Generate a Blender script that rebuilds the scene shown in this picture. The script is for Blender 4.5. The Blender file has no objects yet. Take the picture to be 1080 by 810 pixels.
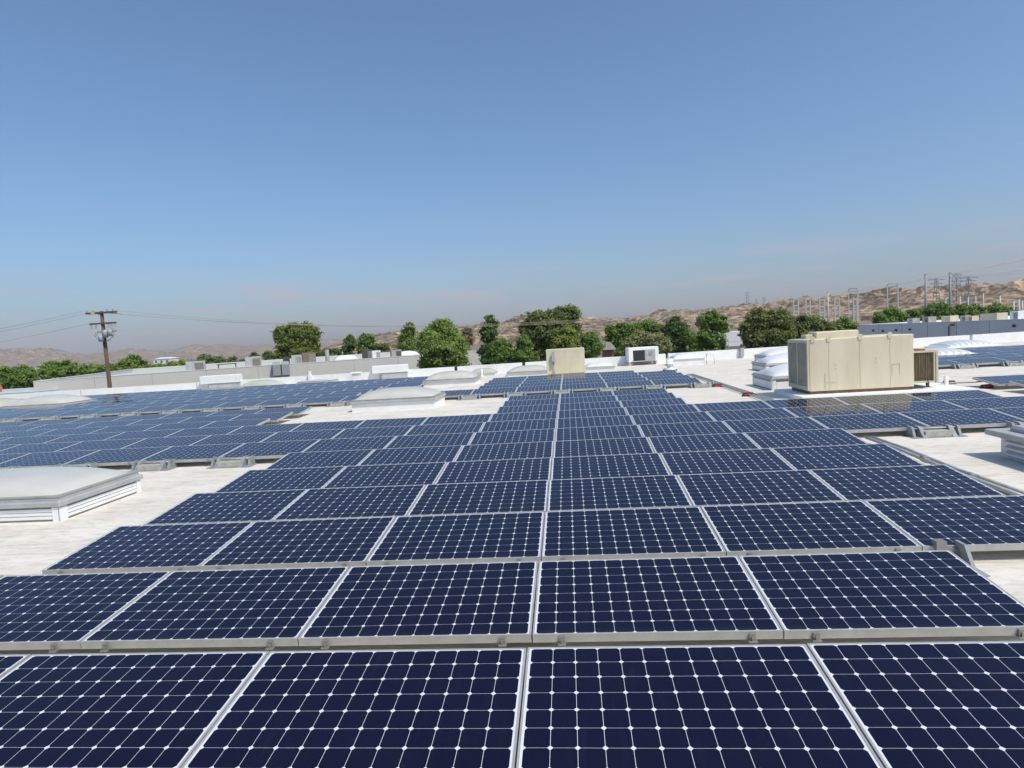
import bpy, bmesh, math, random
import numpy as np
from mathutils import Vector, Matrix, noise
R = math.radians
random.seed(7); rng = np.random.default_rng(11)
sc = bpy.context.scene
COL = sc.collection

# ------------------------------------------------------------------ camera, sky, sun, exposure
PITCH, ROLL, YAW, FPX = -0.0761111, -0.0606928, -0.0939743, 657.31      # solved from the panel grid of the photograph
CAM = Vector((0.3362, -2.4690, 2.0799))
fw = Vector((math.sin(YAW)*math.cos(PITCH), math.cos(YAW)*math.cos(PITCH), math.sin(PITCH)))
r0 = Vector((math.cos(YAW), -math.sin(YAW), 0)); u0 = r0.cross(fw)
rt = r0*math.cos(ROLL)+u0*math.sin(ROLL); up = -r0*math.sin(ROLL)+u0*math.cos(ROLL)
cd = bpy.data.cameras.new('camera'); cam = bpy.data.objects.new('camera', cd); COL.objects.link(cam)
cam.matrix_world = Matrix(((rt.x, up.x, -fw.x, CAM.x), (rt.y, up.y, -fw.y, CAM.y), (rt.z, up.z, -fw.z, CAM.z), (0, 0, 0, 1)))
cd.sensor_width = 36; cd.lens = 36*FPX/1080; cd.clip_start = .05; cd.clip_end = 60000
sc.camera = cam

SUN_EL, SUN_AZ = 54, 127                       # azimuth clockwise from +Y
tosun = Vector((math.sin(R(SUN_AZ))*math.cos(R(SUN_EL)), math.cos(R(SUN_AZ))*math.cos(R(SUN_EL)), math.sin(R(SUN_EL))))
wd = bpy.data.worlds.new('World'); sc.world = wd; wd.use_nodes = True
wn, wl = wd.node_tree.nodes, wd.node_tree.links
bg = wn['Background']; bg.inputs['Strength'].default_value = 0.15
sky = wn.new('ShaderNodeTexSky'); sky.sky_type = 'NISHITA'; sky.sun_disc = False
sky.sun_elevation = R(SUN_EL); sky.sun_rotation = R(SUN_AZ); sky.air_density = 1.0; sky.dust_density = 2.1; sky.ozone_density = 8; sky.altitude = 0
# thin pinkish cloud bands low above the horizon
def wnode(t, **kw):
    n = wn.new('ShaderNode'+t)
    for k, v in kw.items(): setattr(n, k, v)
    return n
wtc = wnode('TexCoord'); wmp = wnode('Mapping'); wmp.inputs['Scale'].default_value = (5, 5, 38); wl.new(wtc.outputs['Generated'], wmp.inputs[0])
wnz = wnode('TexNoise'); wnz.inputs['Scale'].default_value = 1.15; wnz.inputs['Detail'].default_value = 7; wl.new(wmp.outputs[0], wnz.inputs['Vector'])
wcr = wnode('ValToRGB'); wcr.color_ramp.elements[0].position = .45; wcr.color_ramp.elements[1].position = .66; wl.new(wnz.outputs[0], wcr.inputs[0])
wsp = wnode('SeparateXYZ'); wl.new(wtc.outputs['Generated'], wsp.inputs[0])
wz = wnode('ValToRGB'); e_ = wz.color_ramp.elements; e_[0].position = .045; e_[0].color = (0, 0, 0, 1); e_[1].position = .074; e_[1].color = (1, 1, 1, 1); q_ = e_.new(.092); q_.color = (.45, .45, .45, 1); q_ = e_.new(.125); q_.color = (0, 0, 0, 1)
wl.new(wsp.outputs[2], wz.inputs[0])
wmu = wnode('Math', operation='MULTIPLY'); wl.new(wcr.outputs[0], wmu.inputs[0]); wl.new(wz.outputs[0], wmu.inputs[1])
wm2 = wnode('Math', operation='MULTIPLY'); wl.new(wmu.outputs[0], wm2.inputs[0]); wm2.inputs[1].default_value = .75
wmx = wnode('Mix', data_type='RGBA'); wl.new(wm2.outputs[0], wmx.inputs['Factor']); wtn = wnode('Mix', data_type='RGBA', blend_type='MULTIPLY'); wtn.inputs['Factor'].default_value = 1; wl.new(sky.outputs[0], wtn.inputs['A']); wtn.inputs['B'].default_value = (.945, 1.045, 1.025, 1); wl.new(wtn.outputs['Result'], wmx.inputs['A']); wmx.inputs['B'].default_value = (3.7, 3.15, 3.5, 1)
wl.new(wmx.outputs['Result'], bg.inputs['Color'])
sd = bpy.data.lights.new('sun', 'SUN'); sun = bpy.data.objects.new('sun', sd); COL.objects.link(sun)
sd.energy = 3.7; sd.angle = R(.53); sd.color = (1, .93, .81)
sun.rotation_euler = tosun.to_track_quat('Z', 'Y').to_euler()
sc.view_settings.view_transform = 'Standard'; sc.view_settings.look = 'None'
sc.view_settings.exposure = 0.0; sc.view_settings.gamma = 1
sc.cycles.max_bounces = 6; sc.cycles.transparent_max_bounces = 8; sc.cycles.volume_bounces = 0

# ------------------------------------------------------------------ helpers
def ray(x, y): return fw + rt*((x-540)/FPX) + up*((405-y)/FPX)
def at(x, y, z):                                # point of height z seen at photo pixel (x, y)
    d = ray(x, y); return CAM + d*((z-CAM.z)/d.z)
def dep(x, y, d): return CAM + ray(x, y)*d      # point d metres in front of the camera
def pix(p):
    d = Vector(p)-CAM; z = d.dot(fw); return (540+FPX*d.dot(rt)/z, 405-FPX*d.dot(up)/z, z)
ORD = 'zeroth first second third fourth fifth sixth seventh eighth ninth tenth eleventh twelfth thirteenth fourteenth fifteenth sixteenth seventeenth eighteenth nineteenth twentieth'.split()

def tag(o, label=None, cat=None, group=None, kind=None):
    if label: o['label'] = label
    if cat: o['category'] = cat
    if group: o['group'] = group
    if kind: o['kind'] = kind
    return o
def thing(name, label, cat, loc=(0, 0, 0), rz=0, group=None):
    o = bpy.data.objects.new(name, None); COL.objects.link(o); o.location = loc; o.rotation_euler = (0, 0, rz); o.empty_display_size = .1
    return tag(o, label, cat, group)
def dup(root, loc, label, rot=None, group=None):
    r = root.copy(); COL.objects.link(r); r.location = loc; r['label'] = label
    if rot is not None: r.rotation_euler = rot
    if group: r['group'] = group
    for ch in root.children:
        c = ch.copy(); COL.objects.link(c); c.parent = r
        for g in ch.children:
            d = g.copy(); COL.objects.link(d); d.parent = c
    return r

class MB:
    def __init__(s): s.v = []; s.f = []; s.m = []; s.sm = []
    def add(s, vs, fs, m=0, smooth=False):
        b = len(s.v); s.v += [tuple(p) for p in vs]
        for f in fs: s.f.append(tuple(i+b for i in f)); s.m.append(m); s.sm.append(smooth)
        return s
    def hexa(s, p, m=0): return s.add(p, [(3, 2, 1, 0), (4, 5, 6, 7), (0, 1, 5, 4), (1, 2, 6, 5), (2, 3, 7, 6), (3, 0, 4, 7)], m)
    def box(s, a, b, m=0):
        x0, y0, z0 = a; x1, y1, z1 = b
        return s.hexa([(x0, y0, z0), (x1, y0, z0), (x1, y1, z0), (x0, y1, z0), (x0, y0, z1), (x1, y0, z1), (x1, y1, z1), (x0, y1, z1)], m)
    def bbox(s, a, b, e=.01, m=0):              # box with chamfered vertical and top edges
        x0, y0, z0 = a; x1, y1, z1 = b
        def ring(i, z): return [(x0+i+e, y0+i, z), (x1-i-e, y0+i, z), (x1-i, y0+i+e, z), (x1-i, y1-i-e, z), (x1-i-e, y1-i, z), (x0+i+e, y1-i, z), (x0+i, y1-i-e, z), (x0+i, y0+i+e, z)]
        vs = ring(0, z0)+ring(0, z1-e)+ring(e, z1)
        fs = [tuple(range(7, -1, -1)), tuple(range(16, 24))]
        for k in (0, 8):
            for i in range(8): j = (i+1) % 8; fs.append((k+i, k+j, k+8+j, k+8+i))
        return s.add(vs, fs, m)
    def tube(s, pts, r, n=8, m=0, cap=True):
        pts = [Vector(p) for p in pts]; rs = r if isinstance(r, (list, tuple)) else [r]*len(pts)
        vs = []; fs = []
        for i, p in enumerate(pts):
            t = (pts[min(i+1, len(pts)-1)]-pts[max(i-1, 0)]).normalized()
            a = Vector((0, 0, 1)) if abs(t.z) < .9 else Vector((1, 0, 0))
            x = t.cross(a).normalized(); y = t.cross(x)
            for k in range(n):
                w = 2*math.pi*k/n; vs.append(p+x*(rs[i]*math.cos(w))+y*(rs[i]*math.sin(w)))
        for i in range(len(pts)-1):
            for k in range(n): fs.append((i*n+k, i*n+(k+1) % n, (i+1)*n+(k+1) % n, (i+1)*n+k))
        s.add(vs, fs, m, True)
        if cap:
            b = len(s.v)-len(vs)
            for q in (range(n), range(len(vs)-n, len(vs))): s.f.append(tuple(b+i for i in q)); s.m.append(m); s.sm.append(False)
        return s
    def lathe(s, c, prof, n=20, m=0):
        vs = []; fs = []
        for (r, z) in prof:
            for k in range(n): w = 2*math.pi*k/n; vs.append((c[0]+r*math.cos(w), c[1]+r*math.sin(w), c[2]+z))
        for i in range(len(prof)-1):
            for k in range(n): fs.append((i*n+k, i*n+(k+1) % n, (i+1)*n+(k+1) % n, (i+1)*n+k))
        return s.add(vs, fs, m, True)
    def build(s, name, mats, parent=None):
        me = bpy.data.meshes.new(name); me.from_pydata(s.v, [], s.f)
        mats = mats if isinstance(mats, (list, tuple)) else [mats]
        for mm in mats: me.materials.append(mm)
        me.polygons.foreach_set('material_index', s.m); me.polygons.foreach_set('use_smooth', s.sm)
        bm = bmesh.new(); bm.from_mesh(me); bmesh.ops.recalc_face_normals(bm, faces=bm.faces); bm.to_mesh(me); bm.free()
        me.update(); o = bpy.data.objects.new(name, me); COL.objects.link(o)
        if parent is not None: o.parent = parent
        return o
def vbox(name, mat, parent, a, b, e=None):
    m = MB(); (m.bbox(a, b, e) if e else m.box(a, b)); return m.build(name, mat, parent)

# ------------------------------------------------------------------ materials
def node(nt, t, **kw):
    n = nt.nodes.new('ShaderNode'+t)
    for k, v in kw.items(): setattr(n, k, v)
    return n
def mat(name, c, rough=.6, metal=0, c2=None, scale=4, stretch=(1, 1, 1), detail=6, bump=0, bscale=None, spec=.5, lo=.35, hi=.65, coords='Object'):
    m = bpy.data.materials.new(name); m.use_nodes = True; nt = m.node_tree; b = nt.nodes['Principled BSDF']; L = nt.links.new
    b.inputs['Roughness'].default_value = rough; b.inputs['Metallic'].default_value = metal; b.inputs['Specular IOR Level'].default_value = spec
    b.inputs['Base Color'].default_value = (*c, 1)
    tc = node(nt, 'TexCoord'); mp = node(nt, 'Mapping'); mp.inputs['Scale'].default_value = stretch; L(tc.outputs[coords], mp.inputs[0])
    if c2:
        nz = node(nt, 'TexNoise'); nz.inputs['Scale'].default_value = scale; nz.inputs['Detail'].default_value = detail; nz.inputs['Roughness'].default_value = .6
        L(mp.outputs[0], nz.inputs['Vector'])
        cr = node(nt, 'ValToRGB'); cr.color_ramp.elements[0].position = lo; cr.color_ramp.elements[1].position = hi
        cr.color_ramp.elements[0].color = (*c, 1); cr.color_ramp.elements[1].color = (*c2, 1)
        L(nz.outputs[0], cr.inputs[0]); L(cr.outputs[0], b.inputs['Base Color'])
    if bump:
        nb = node(nt, 'TexNoise'); nb.inputs['Scale'].default_value = bscale or scale*6; nb.inputs['Detail'].default_value = 5
        L(mp.outputs[0], nb.inputs['Vector']); bp = node(nt, 'Bump'); bp.inputs['Strength'].default_value = bump; bp.inputs['Distance'].default_value = .02
        L(nb.outputs[0], bp.inputs['Height']); L(bp.outputs[0], b.inputs['Normal'])
    return m
M = {}
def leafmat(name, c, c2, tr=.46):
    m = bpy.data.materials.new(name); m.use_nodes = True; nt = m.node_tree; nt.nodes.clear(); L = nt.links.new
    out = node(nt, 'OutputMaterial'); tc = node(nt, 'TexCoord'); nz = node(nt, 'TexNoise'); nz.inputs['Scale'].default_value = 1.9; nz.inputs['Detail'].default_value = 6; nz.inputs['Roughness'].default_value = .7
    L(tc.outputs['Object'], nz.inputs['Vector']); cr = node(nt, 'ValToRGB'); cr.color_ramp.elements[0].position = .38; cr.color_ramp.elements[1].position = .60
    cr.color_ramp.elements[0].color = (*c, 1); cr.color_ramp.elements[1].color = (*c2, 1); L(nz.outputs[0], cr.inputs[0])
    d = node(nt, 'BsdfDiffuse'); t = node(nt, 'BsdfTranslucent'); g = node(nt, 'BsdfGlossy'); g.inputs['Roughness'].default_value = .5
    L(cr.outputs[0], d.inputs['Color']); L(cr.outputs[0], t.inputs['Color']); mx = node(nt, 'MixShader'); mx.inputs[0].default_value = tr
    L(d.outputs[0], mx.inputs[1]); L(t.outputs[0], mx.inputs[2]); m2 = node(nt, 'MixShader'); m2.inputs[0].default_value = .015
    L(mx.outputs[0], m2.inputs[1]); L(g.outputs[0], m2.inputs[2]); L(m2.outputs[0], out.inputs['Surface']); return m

# solar cells: 12 x 8 cut-corner cells over a white backsheet, thin gaps, three fine busbars
def cellmat():
    m = bpy.data.materials.new('solar_cells'); m.use_nodes = True; nt = m.node_tree; b = nt.nodes['Principled BSDF']; L = nt.links.new
    def mt(op, a, c=None, c3=None):
        n = node(nt, 'Math', operation=op)
        for i, q in enumerate((a, c, c3)):
            if q is None: continue
            if isinstance(q, (int, float)): n.inputs[i].default_value = q
            else: L(q, n.inputs[i])
        return n.outputs[0]
    tc = node(nt, 'TexCoord'); sp = node(nt, 'SeparateXYZ'); L(tc.outputs['Object'], sp.inputs[0])
    P = .1268; x = mt('ADD', sp.outputs[0], 6*P); y = mt('SUBTRACT', sp.outputs[1], .523-4*P)
    fx = mt('MULTIPLY', mt('SUBTRACT', mt('FRACT', mt('DIVIDE', x, P)), .5), P); fy = mt('MULTIPLY', mt('SUBTRACT', mt('FRACT', mt('DIVIDE', y, P)), .5), P)
    ax = mt('ABSOLUTE', fx); ay = mt('ABSOLUTE', fy)
    inx = mt('LESS_THAN', ax, P/2-.0011); iny = mt('LESS_THAN', ay, P/2-.0007); dia = mt('LESS_THAN', mt('ADD', ax, ay), P-.0150)
    ina = mt('MULTIPLY', mt('LESS_THAN', mt('ABSOLUTE', sp.outputs[0]), 6*P), mt('LESS_THAN', mt('ABSOLUTE', mt('SUBTRACT', sp.outputs[1], .523)), 4*P))
    cell = mt('MULTIPLY', mt('MULTIPLY', inx, iny), mt('MULTIPLY', dia, ina))
    oi = node(nt, 'ObjectInfo'); wn_ = node(nt, 'TexWhiteNoise', noise_dimensions='3D'); cb = node(nt, 'CombineXYZ')
    L(mt('FLOOR', mt('DIVIDE', x, P)), cb.inputs[0]); L(mt('FLOOR', mt('DIVIDE', y, P)), cb.inputs[1]); L(mt('MULTIPLY', oi.outputs['Random'], 91.7), cb.inputs[2]); L(cb.outputs[0], wn_.inputs['Vector'])
    var = mt('ADD', mt('MULTIPLY', wn_.outputs['Value'], .35), mt('MULTIPLY', oi.outputs['Random'], .35))
    cm = node(nt, 'Mix', data_type='RGBA'); L(var, cm.inputs['Factor']); cm.inputs['A'].default_value = (.0032, .0036, .0175, 1); cm.inputs['B'].default_value = (.0050, .0054, .0250, 1)
    # light dust, a little denser along the low edge
    nz = node(nt, 'TexNoise'); nz.inputs['Scale'].default_value = 3.5; nz.inputs['Detail'].default_value = 8; L(tc.outputs['Object'], nz.inputs['Vector'])
    spk = node(nt, 'TexVoronoi'); spk.inputs['Scale'].default_value = 7; L(tc.outputs['Object'], spk.inputs['Vector'])
    spot = mt('MULTIPLY', mt('LESS_THAN', spk.outputs['Distance'], .022), .10)
    wp = node(nt, 'Mapping'); wp.inputs['Scale'].default_value = (9, 1.1, 1); L(tc.outputs['Object'], wp.inputs[0]); off = node(nt, 'VectorMath', operation='ADD'); L(wp.outputs[0], off.inputs[0]); L(cb.outputs[0], off.inputs[1]) if 0 else None
    cz = node(nt, 'CombineXYZ'); L(mt('MULTIPLY', oi.outputs['Random'], 37.0), cz.inputs[2]); L(cz.outputs[0], off.inputs[1])
    st = node(nt, 'TexNoise'); st.inputs['Scale'].default_value = 2.0; st.inputs['Detail'].default_value = 5; L(off.outputs[0], st.inputs['Vector'])
    streak = mt('MULTIPLY', mt('MAXIMUM', mt('SUBTRACT', st.outputs[0], .58), 0), .055)
    low = mt('MULTIPLY', mt('MAXIMUM', mt('SUBTRACT', .07, sp.outputs[1]), 0), .9)
    dust = mt('ADD', mt('ADD', mt('MULTIPLY', nz.outputs[0], .016), spot), mt('ADD', streak, mt('MULTIPLY', low, nz.outputs[0])))
    fin = node(nt, 'Mix', data_type='RGBA'); L(cell, fin.inputs['Factor']); fin.inputs['A'].default_value = (.66, .66, .70, 1); L(cm.outputs['Result'], fin.inputs['B'])
    ds = node(nt, 'Mix', data_type='RGBA'); L(dust, ds.inputs['Factor']); L(fin.outputs['Result'], ds.inputs['A']); ds.inputs['B'].default_value = (.33, .30, .26, 1)
    L(ds.outputs['Result'], b.inputs['Base Color'])
    b.inputs['Roughness'].default_value = .06; b.inputs['IOR'].default_value = 1.33; b.inputs['Specular Tint'].default_value = (.80, .87, 1, 1)
    return m
M['cells'] = cellmat()
M['alu'] = mat('anodised_aluminium', (.40, .395, .365), .42, .3, (.49, .485, .455), 6)
M['clamp'] = mat('clamp_metal', (.33, .32, .29), .5, .6)
M['galv'] = mat('galvanised_steel', (.24, .255, .26), .75, .25, (.34, .36, .365), 14, detail=3)
M['concrete'] = mat('concrete_block', (.36, .35, .31), .9, 0, (.48, .46, .41), 18, bump=.4)
M['rubber'] = mat('black_rubber', (.025, .025, .028), .8)
M['red'] = mat('red_strip', (.45, .03, .04), .5)
M['conduit'] = mat('steel_conduit', (.38, .385, .37), .55, .2, (.50, .505, .49), 5)
M['white'] = mat('white_paint', (.76, .755, .735), .6, 0, (.84, .84, .825), 2.2, bump=.08)
M['whitem'] = mat('white_metal', (.62, .62, .61), .45, 0, (.74, .74, .73), 3)
M['greym'] = mat('grey_metal', (.36, .365, .36), .55, .1, (.45, .455, .445), 3)
M['slot'] = mat('dark_slot', (.10, .09, .08), .9)
M['dome'] = mat('acrylic_dome', (.49, .475, .43), .3, 0, (.55, .535, .49), 1.2)
M['domec'] = mat('yellowed_dome', (.44, .43, .33), .4, 0, (.50, .49, .40), 1.5)
M['domew'] = mat('white_dome', (.68, .68, .68), .4, 0, (.76, .76, .76), 1.5)
M['cream'] = mat('cream_cabinet', (.60, .53, .375), .55, 0, (.70, .63, .465), 2.2, (1, 1, .28), bump=.05)
M['creamd'] = mat('cream_cabinet_darker', (.50, .46, .33), .6, 0, (.58, .535, .395), 3, (1, 1, .3))  # darker cream tone for seams, latches and frames
M['coil'] = mat('brown_coil', (.14, .105, .06), .9, 0, (.27, .22, .14), 9, (2.2, 2.2, .3), lo=.4, hi=.7)
M['rust'] = mat('rusty_steel', (.16, .08, .05), .8, 0, (.25, .15, .1), 6)
M['louvre'] = mat('louvre_grey', (.27, .265, .225), .6, .0, (.36, .35, .305), 3)
M['wood'] = mat('pole_wood', (.085, .055, .04), .9, 0, (.15, .10, .07), 3, (6, 6, .5), bump=.3)
M['dark'] = mat('dark_metal', (.06, .055, .05), .6)
M['yellow'] = mat('yellow_plate', (.75, .5, .03), .6)
M['porc'] = mat('grey_porcelain', (.36, .38, .40), .3, 0)
M['wire'] = mat('weathered_wire', (.42, .38, .30), .6, .2)
M['beigewall'] = mat('grey_beige_stucco', (.47, .455, .42), .85, 0, (.52, .505, .47), .35, bump=.15, bscale=6)
M['bluewall'] = mat('slate_stucco', (.72, .73, .72), .85, 0, (.78, .78, .77), .3)
M['steelp'] = mat('pale_steel', (.48, .465, .44), .6, .1)
M['steeld'] = mat('dull_steel', (.24, .26, .29), .6, .2)
M['trunk'] = mat('bark', (.10, .075, .05), .9, 0, (.17, .13, .09), 6, (3, 3, .6), bump=.4)
M['lblue'] = mat('pale_blue_coating', (.40, .56, .62), .7, 0, (.46, .62, .67), 1)
M['redroof'] = mat('red_panel', (.50, .10, .07), .7)
M['shingle'] = mat('grey_shingle', (.20, .18, .165), .9, 0, (.28, .26, .235), 5)

M['beigeroof'] = mat('pale_gravel_roof', (.45, .44, .41), .9, 0, (.56, .55, .52), .8)
def roofmat():
    m = mat('white_roof_coating', (.61, .56, .485), .8, 0, (.745, .695, .62), 1.4, (.55, 1.3, 1), detail=9, lo=.30, hi=.60, spec=.25)
    nt = m.node_tree; L = nt.links.new; b = nt.nodes['Principled BSDF']; base = b.inputs['Base Color'].links[0].from_socket
    tc = node(nt, 'TexCoord')
    mp = node(nt, 'Mapping'); mp.inputs['Scale'].default_value = (4, 15, 1); L(tc.outputs['Object'], mp.inputs[0])
    n2 = node(nt, 'TexNoise'); n2.inputs['Scale'].default_value = 1.0; n2.inputs['Detail'].default_value = 8; n2.inputs['Roughness'].default_value = .65; L(mp.outputs[0], n2.inputs['Vector'])
    r2 = node(nt, 'ValToRGB'); r2.color_ramp.elements[0].position = .33; r2.color_ramp.elements[0].color = (.72, .69, .635, 1); r2.color_ramp.elements[1].position = .52; r2.color_ramp.elements[1].color = (1, 1, 1, 1)
    L(n2.outputs[0], r2.inputs[0])
    mx = node(nt, 'Mix', data_type='RGBA', blend_type='MULTIPLY'); mx.inputs['Factor'].default_value = .85; L(base, mx.inputs['A']); L(r2.outputs[0], mx.inputs['B'])
    # sheet laps every 0.95 m, wandering slightly
    sp = node(nt, 'SeparateXYZ'); nw = node(nt, 'TexNoise'); nw.inputs['Scale'].default_value = 1.2; L(tc.outputs['Object'], nw.inputs['Vector']); L(tc.outputs['Object'], sp.inputs[0])
    def mt(op, a, c):
        n = node(nt, 'Math', operation=op)
        for i, q in enumerate((a, c)):
            if isinstance(q, (int, float)): n.inputs[i].default_value = q
            else: L(q, n.inputs[i])
        return n.outputs[0]
    yy = mt('ADD', sp.outputs[1], mt('MULTIPLY', nw.outputs[0], .09)); fr = mt('FRACT', mt('DIVIDE', yy, .95), 0)
    lap = mt('MULTIPLY', mt('LESS_THAN', fr, .03), mt('GREATER_THAN', n2.outputs[0], .47))
    m3 = node(nt, 'Mix', data_type='RGBA', blend_type='MULTIPLY'); L(mt('MULTIPLY', lap, .45), m3.inputs['Factor']); L(mx.outputs['Result'], m3.inputs['A']); m3.inputs['B'].default_value = (.62, .58, .52, 1)
    L(m3.outputs['Result'], b.inputs['Base Color'])
    bp = node(nt, 'Bump'); bp.inputs['Strength'].default_value = .5; bp.inputs['Distance'].default_value = .016
    ad = mt('ADD', n2.outputs[0], mt('MULTIPLY', mt('LESS_THAN', fr, .5), .12)); L(ad, bp.inputs['Height']); L(bp.outputs[0], b.inputs['Normal'])
    return m
M['roof'] = roofmat()

# ------------------------------------------------------------------ the setting: ground, hills, roof
GZ = -7.5
def disc(name, r, z, m, n=96):
    b = MB(); b.add([(0, 0, z)]+[(r*math.cos(2*math.pi*i/n), r*math.sin(2*math.pi*i/n), z) for i in range(n)], [(0, 1+i, 1+(i+1) % n) for i in range(n)])
    return b.build(name, m)
gm = mat('dry_ground', (.15, .12, .08), .95, 0, (.24, .19, .13), .02, detail=9)
tag(disc('ground', 9000, GZ, gm), kind='structure')

def hillmat():
    m = mat('arid_hills', (.22, .155, .095), .95, 0, (.58, .425, .265), .016, detail=10, lo=.36, hi=.66)
    nt = m.node_tree; L = nt.links.new; b = nt.nodes['Principled BSDF']; base = b.inputs['Base Color'].links[0].from_socket
    tc = node(nt, 'TexCoord'); n2 = node(nt, 'TexNoise'); n2.inputs['Scale'].default_value = .075; n2.inputs['Detail'].default_value = 7; n2.inputs['Roughness'].default_value = .7; L(tc.outputs['Object'], n2.inputs['Vector'])
    r2 = node(nt, 'ValToRGB'); r2.color_ramp.elements[0].position = .45; r2.color_ramp.elements[1].position = .58
    r2.color_ramp.elements[0].color = (.12, .10, .075, 1); r2.color_ramp.elements[1].color = (1, 1, 1, 1); L(n2.outputs[0], r2.inputs[0])
    mx = node(nt, 'Mix', data_type='RGBA', blend_type='MULTIPLY'); mx.inputs['Factor'].default_value = .9; L(base, mx.inputs['A']); L(r2.outputs[0], mx.inputs['B']); L(mx.outputs['Result'], b.inputs['Base Color'])
    return m
M['hill'] = hillmat()
def horiz(x): return 405+FPX*(fw.z+rt.z*(x-540)/FPX)/up.z
def hills(name, prof, Rc, Rin, Rout, amp, nscale, seed, naz=420, nr=46):
    xs = [p[0] for p in prof]; ys = [p[1] for p in prof]
    pa = []
    for x, y in prof:
        d = ray(x, y); pa.append((math.atan2(d.x, d.y), d.z/math.hypot(d.x, d.y)))
    A = [a for a, _ in pa]; E = [e for _, e in pa]
    az = np.linspace(A[0], A[-1], naz); tgt = np.interp(az, A, E)
    rr = np.concatenate([np.linspace(Rin, Rc, int(nr*.65)), np.linspace(Rc, Rout, nr-int(nr*.65)+1)[1:]])
    v = np.zeros((naz, len(rr), 3)); hh = np.zeros((naz, len(rr)))
    for i, a in enumerate(az):
        for j, q in enumerate(rr):
            x, y = q*math.sin(a), q*math.cos(a)
            s = (q-Rin)/(Rc-Rin) if q <= Rc else 1-.8*(q-Rc)/(Rout-Rc)
            s = max(0, s)**1.2
            n = noise.ridged_multi_fractal((x*nscale+seed, y*nscale, seed*.37), .95, 2.15, 7, 1.0, 2.0)
            rg = noise.fractal((x*nscale*.4, y*nscale*.4+seed, 3.1), 1, 2, 3)
            hh[i, j] = s*max(.05, 1+amp*(.55*(n-1.1)+.5*rg))
            v[i, j] = (x, y, 0)
    el = (hh/ rr[None, :]); mx = el.max(1)
    k = 31; sm = np.convolve(np.pad(mx, k//2, mode='edge'), np.ones(k)/k, 'valid')
    H = hh*((tgt/sm)[:, None])
    v[:, :, 2] = np.maximum(H+CAM.z*np.clip(hh, 0, 1), GZ-1)-(hh < .001)*12
    v[:, :, 0] += CAM.x; v[:, :, 1] += CAM.y
    nR = len(rr); b = MB()
    fs = [(i*nR+j, (i+1)*nR+j, (i+1)*nR+j+1, i*nR+j+1) for i in range(naz-1) for j in range(nR-1)]
    b.add(v.reshape(-1, 3).tolist(), fs, 0, True)
    return tag(b.build(name, M['hill']), kind='structure')
hills('far_hills', [(-700, 372), (-300, 372), (0, 369), (40, 367), (75, 371), (120, 371), (160, 368), (215, 364), (260, 363), (310, 362), (350, 357), (400, 352), (470, 351), (560, 340), (700, 334), (900, 330), (1400, 310)], 5600, 4300, 7000, .8, .0028, 3.3)
hills('hills', [(300, 377), (350, 364), (380, 356), (400, 351), (440, 349), (485, 345), (507, 341), (527, 339), (550, 333), (575, 337), (600, 336), (620, 334), (645, 337), (672, 334), (702, 326), (735, 327), (770, 322), (800, 320), (847, 313), (887, 312), (927, 305), (960, 303), (1037, 299), (1080, 297), (1200, 288), (1400, 280), (2000, 270)], 1300, 1060, 1750, .75, .0125, 9.1, 900, 110)

# the flat roof we stand on, with the warehouse below it
PW = [at(x, y, .53) for x, y in ((60, 412.7), (1080, 349.8))]          # line of the back parapet's top
pdir = (PW[1]-PW[0]); pdir.z = 0; pdir.normalize(); pnor = Vector((-pdir.y, pdir.x, 0))
def onwall(px, z=.53, off=0.0):                # point of the parapet line in the vertical plane of photo column px
    d = ray(px, 385); o = Vector((PW[0].x, PW[0].y, 0)); c = Vector((CAM.x, CAM.y, 0))
    t = (o-c).dot(pnor)/Vector((d.x, d.y, 0)).dot(pnor); q = c+Vector((d.x, d.y, 0))*t+pnor*off; return Vector((q.x, q.y, z))
wl0 = PW[0]-pdir*30; wl1 = PW[1]+pdir*40
b = MB(); Yb = -14
p = [(wl0.x, Yb, GZ), (wl1.x, Yb, GZ), (wl1.x, wl1.y, GZ), (wl0.x, wl0.y, GZ)]; b.hexa(p+[(x, y, 0) for x, y, _ in p])
tag(b.build('roof', M['roof']), kind='structure')

# ------------------------------------------------------------------ back parapet with notches
pw = thing('parapet_wall', 'long low white parapet wall along the back edge of the roof', 'parapet', (0, 0, 0))
cuts = [onwall(x) for x in (480.5, 552.5, 704, 1024.5)]; L0 = Vector((wl0.x, wl0.y, 0)); tot = (wl1-wl0).length
sc_ = sorted((Vector((c.x, c.y, 0))-L0).dot(pdir) for c in cuts); segs = []; s = 0
for c in sc_: segs.append((s, c-.09)); s = c+.09
segs.append((s, tot))
def wallbox(b, s0, s1, z0, z1, t0=0, t1=.22, m=0):
    P4 = [L0+pdir*s0+pnor*t0, L0+pdir*s1+pnor*t0, L0+pdir*s1+pnor*t1, L0+pdir*s0+pnor*t1]
    b.hexa([(q.x, q.y, z0) for q in P4]+[(q.x, q.y, z1) for q in P4], m)
b = MB(); wallbox(b, 0, tot, GZ+.01, .22); b.build('wall', M['white'], pw)
b = MB()
for s0, s1 in segs: wallbox(b, s0, s1, .221, .53, .002, .218)
b.build('top_course', M['white'], pw)
for px in (82, 205.5, 272, 281, 400, 590, 830, 930):
    q = (Vector((*onwall(px).xy, 0))-L0).dot(pdir); b = MB(); wallbox(b, q-.02, q+.02, .02, .50, -.012, -.002); b.build('joint', M['greym'], pw)

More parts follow.
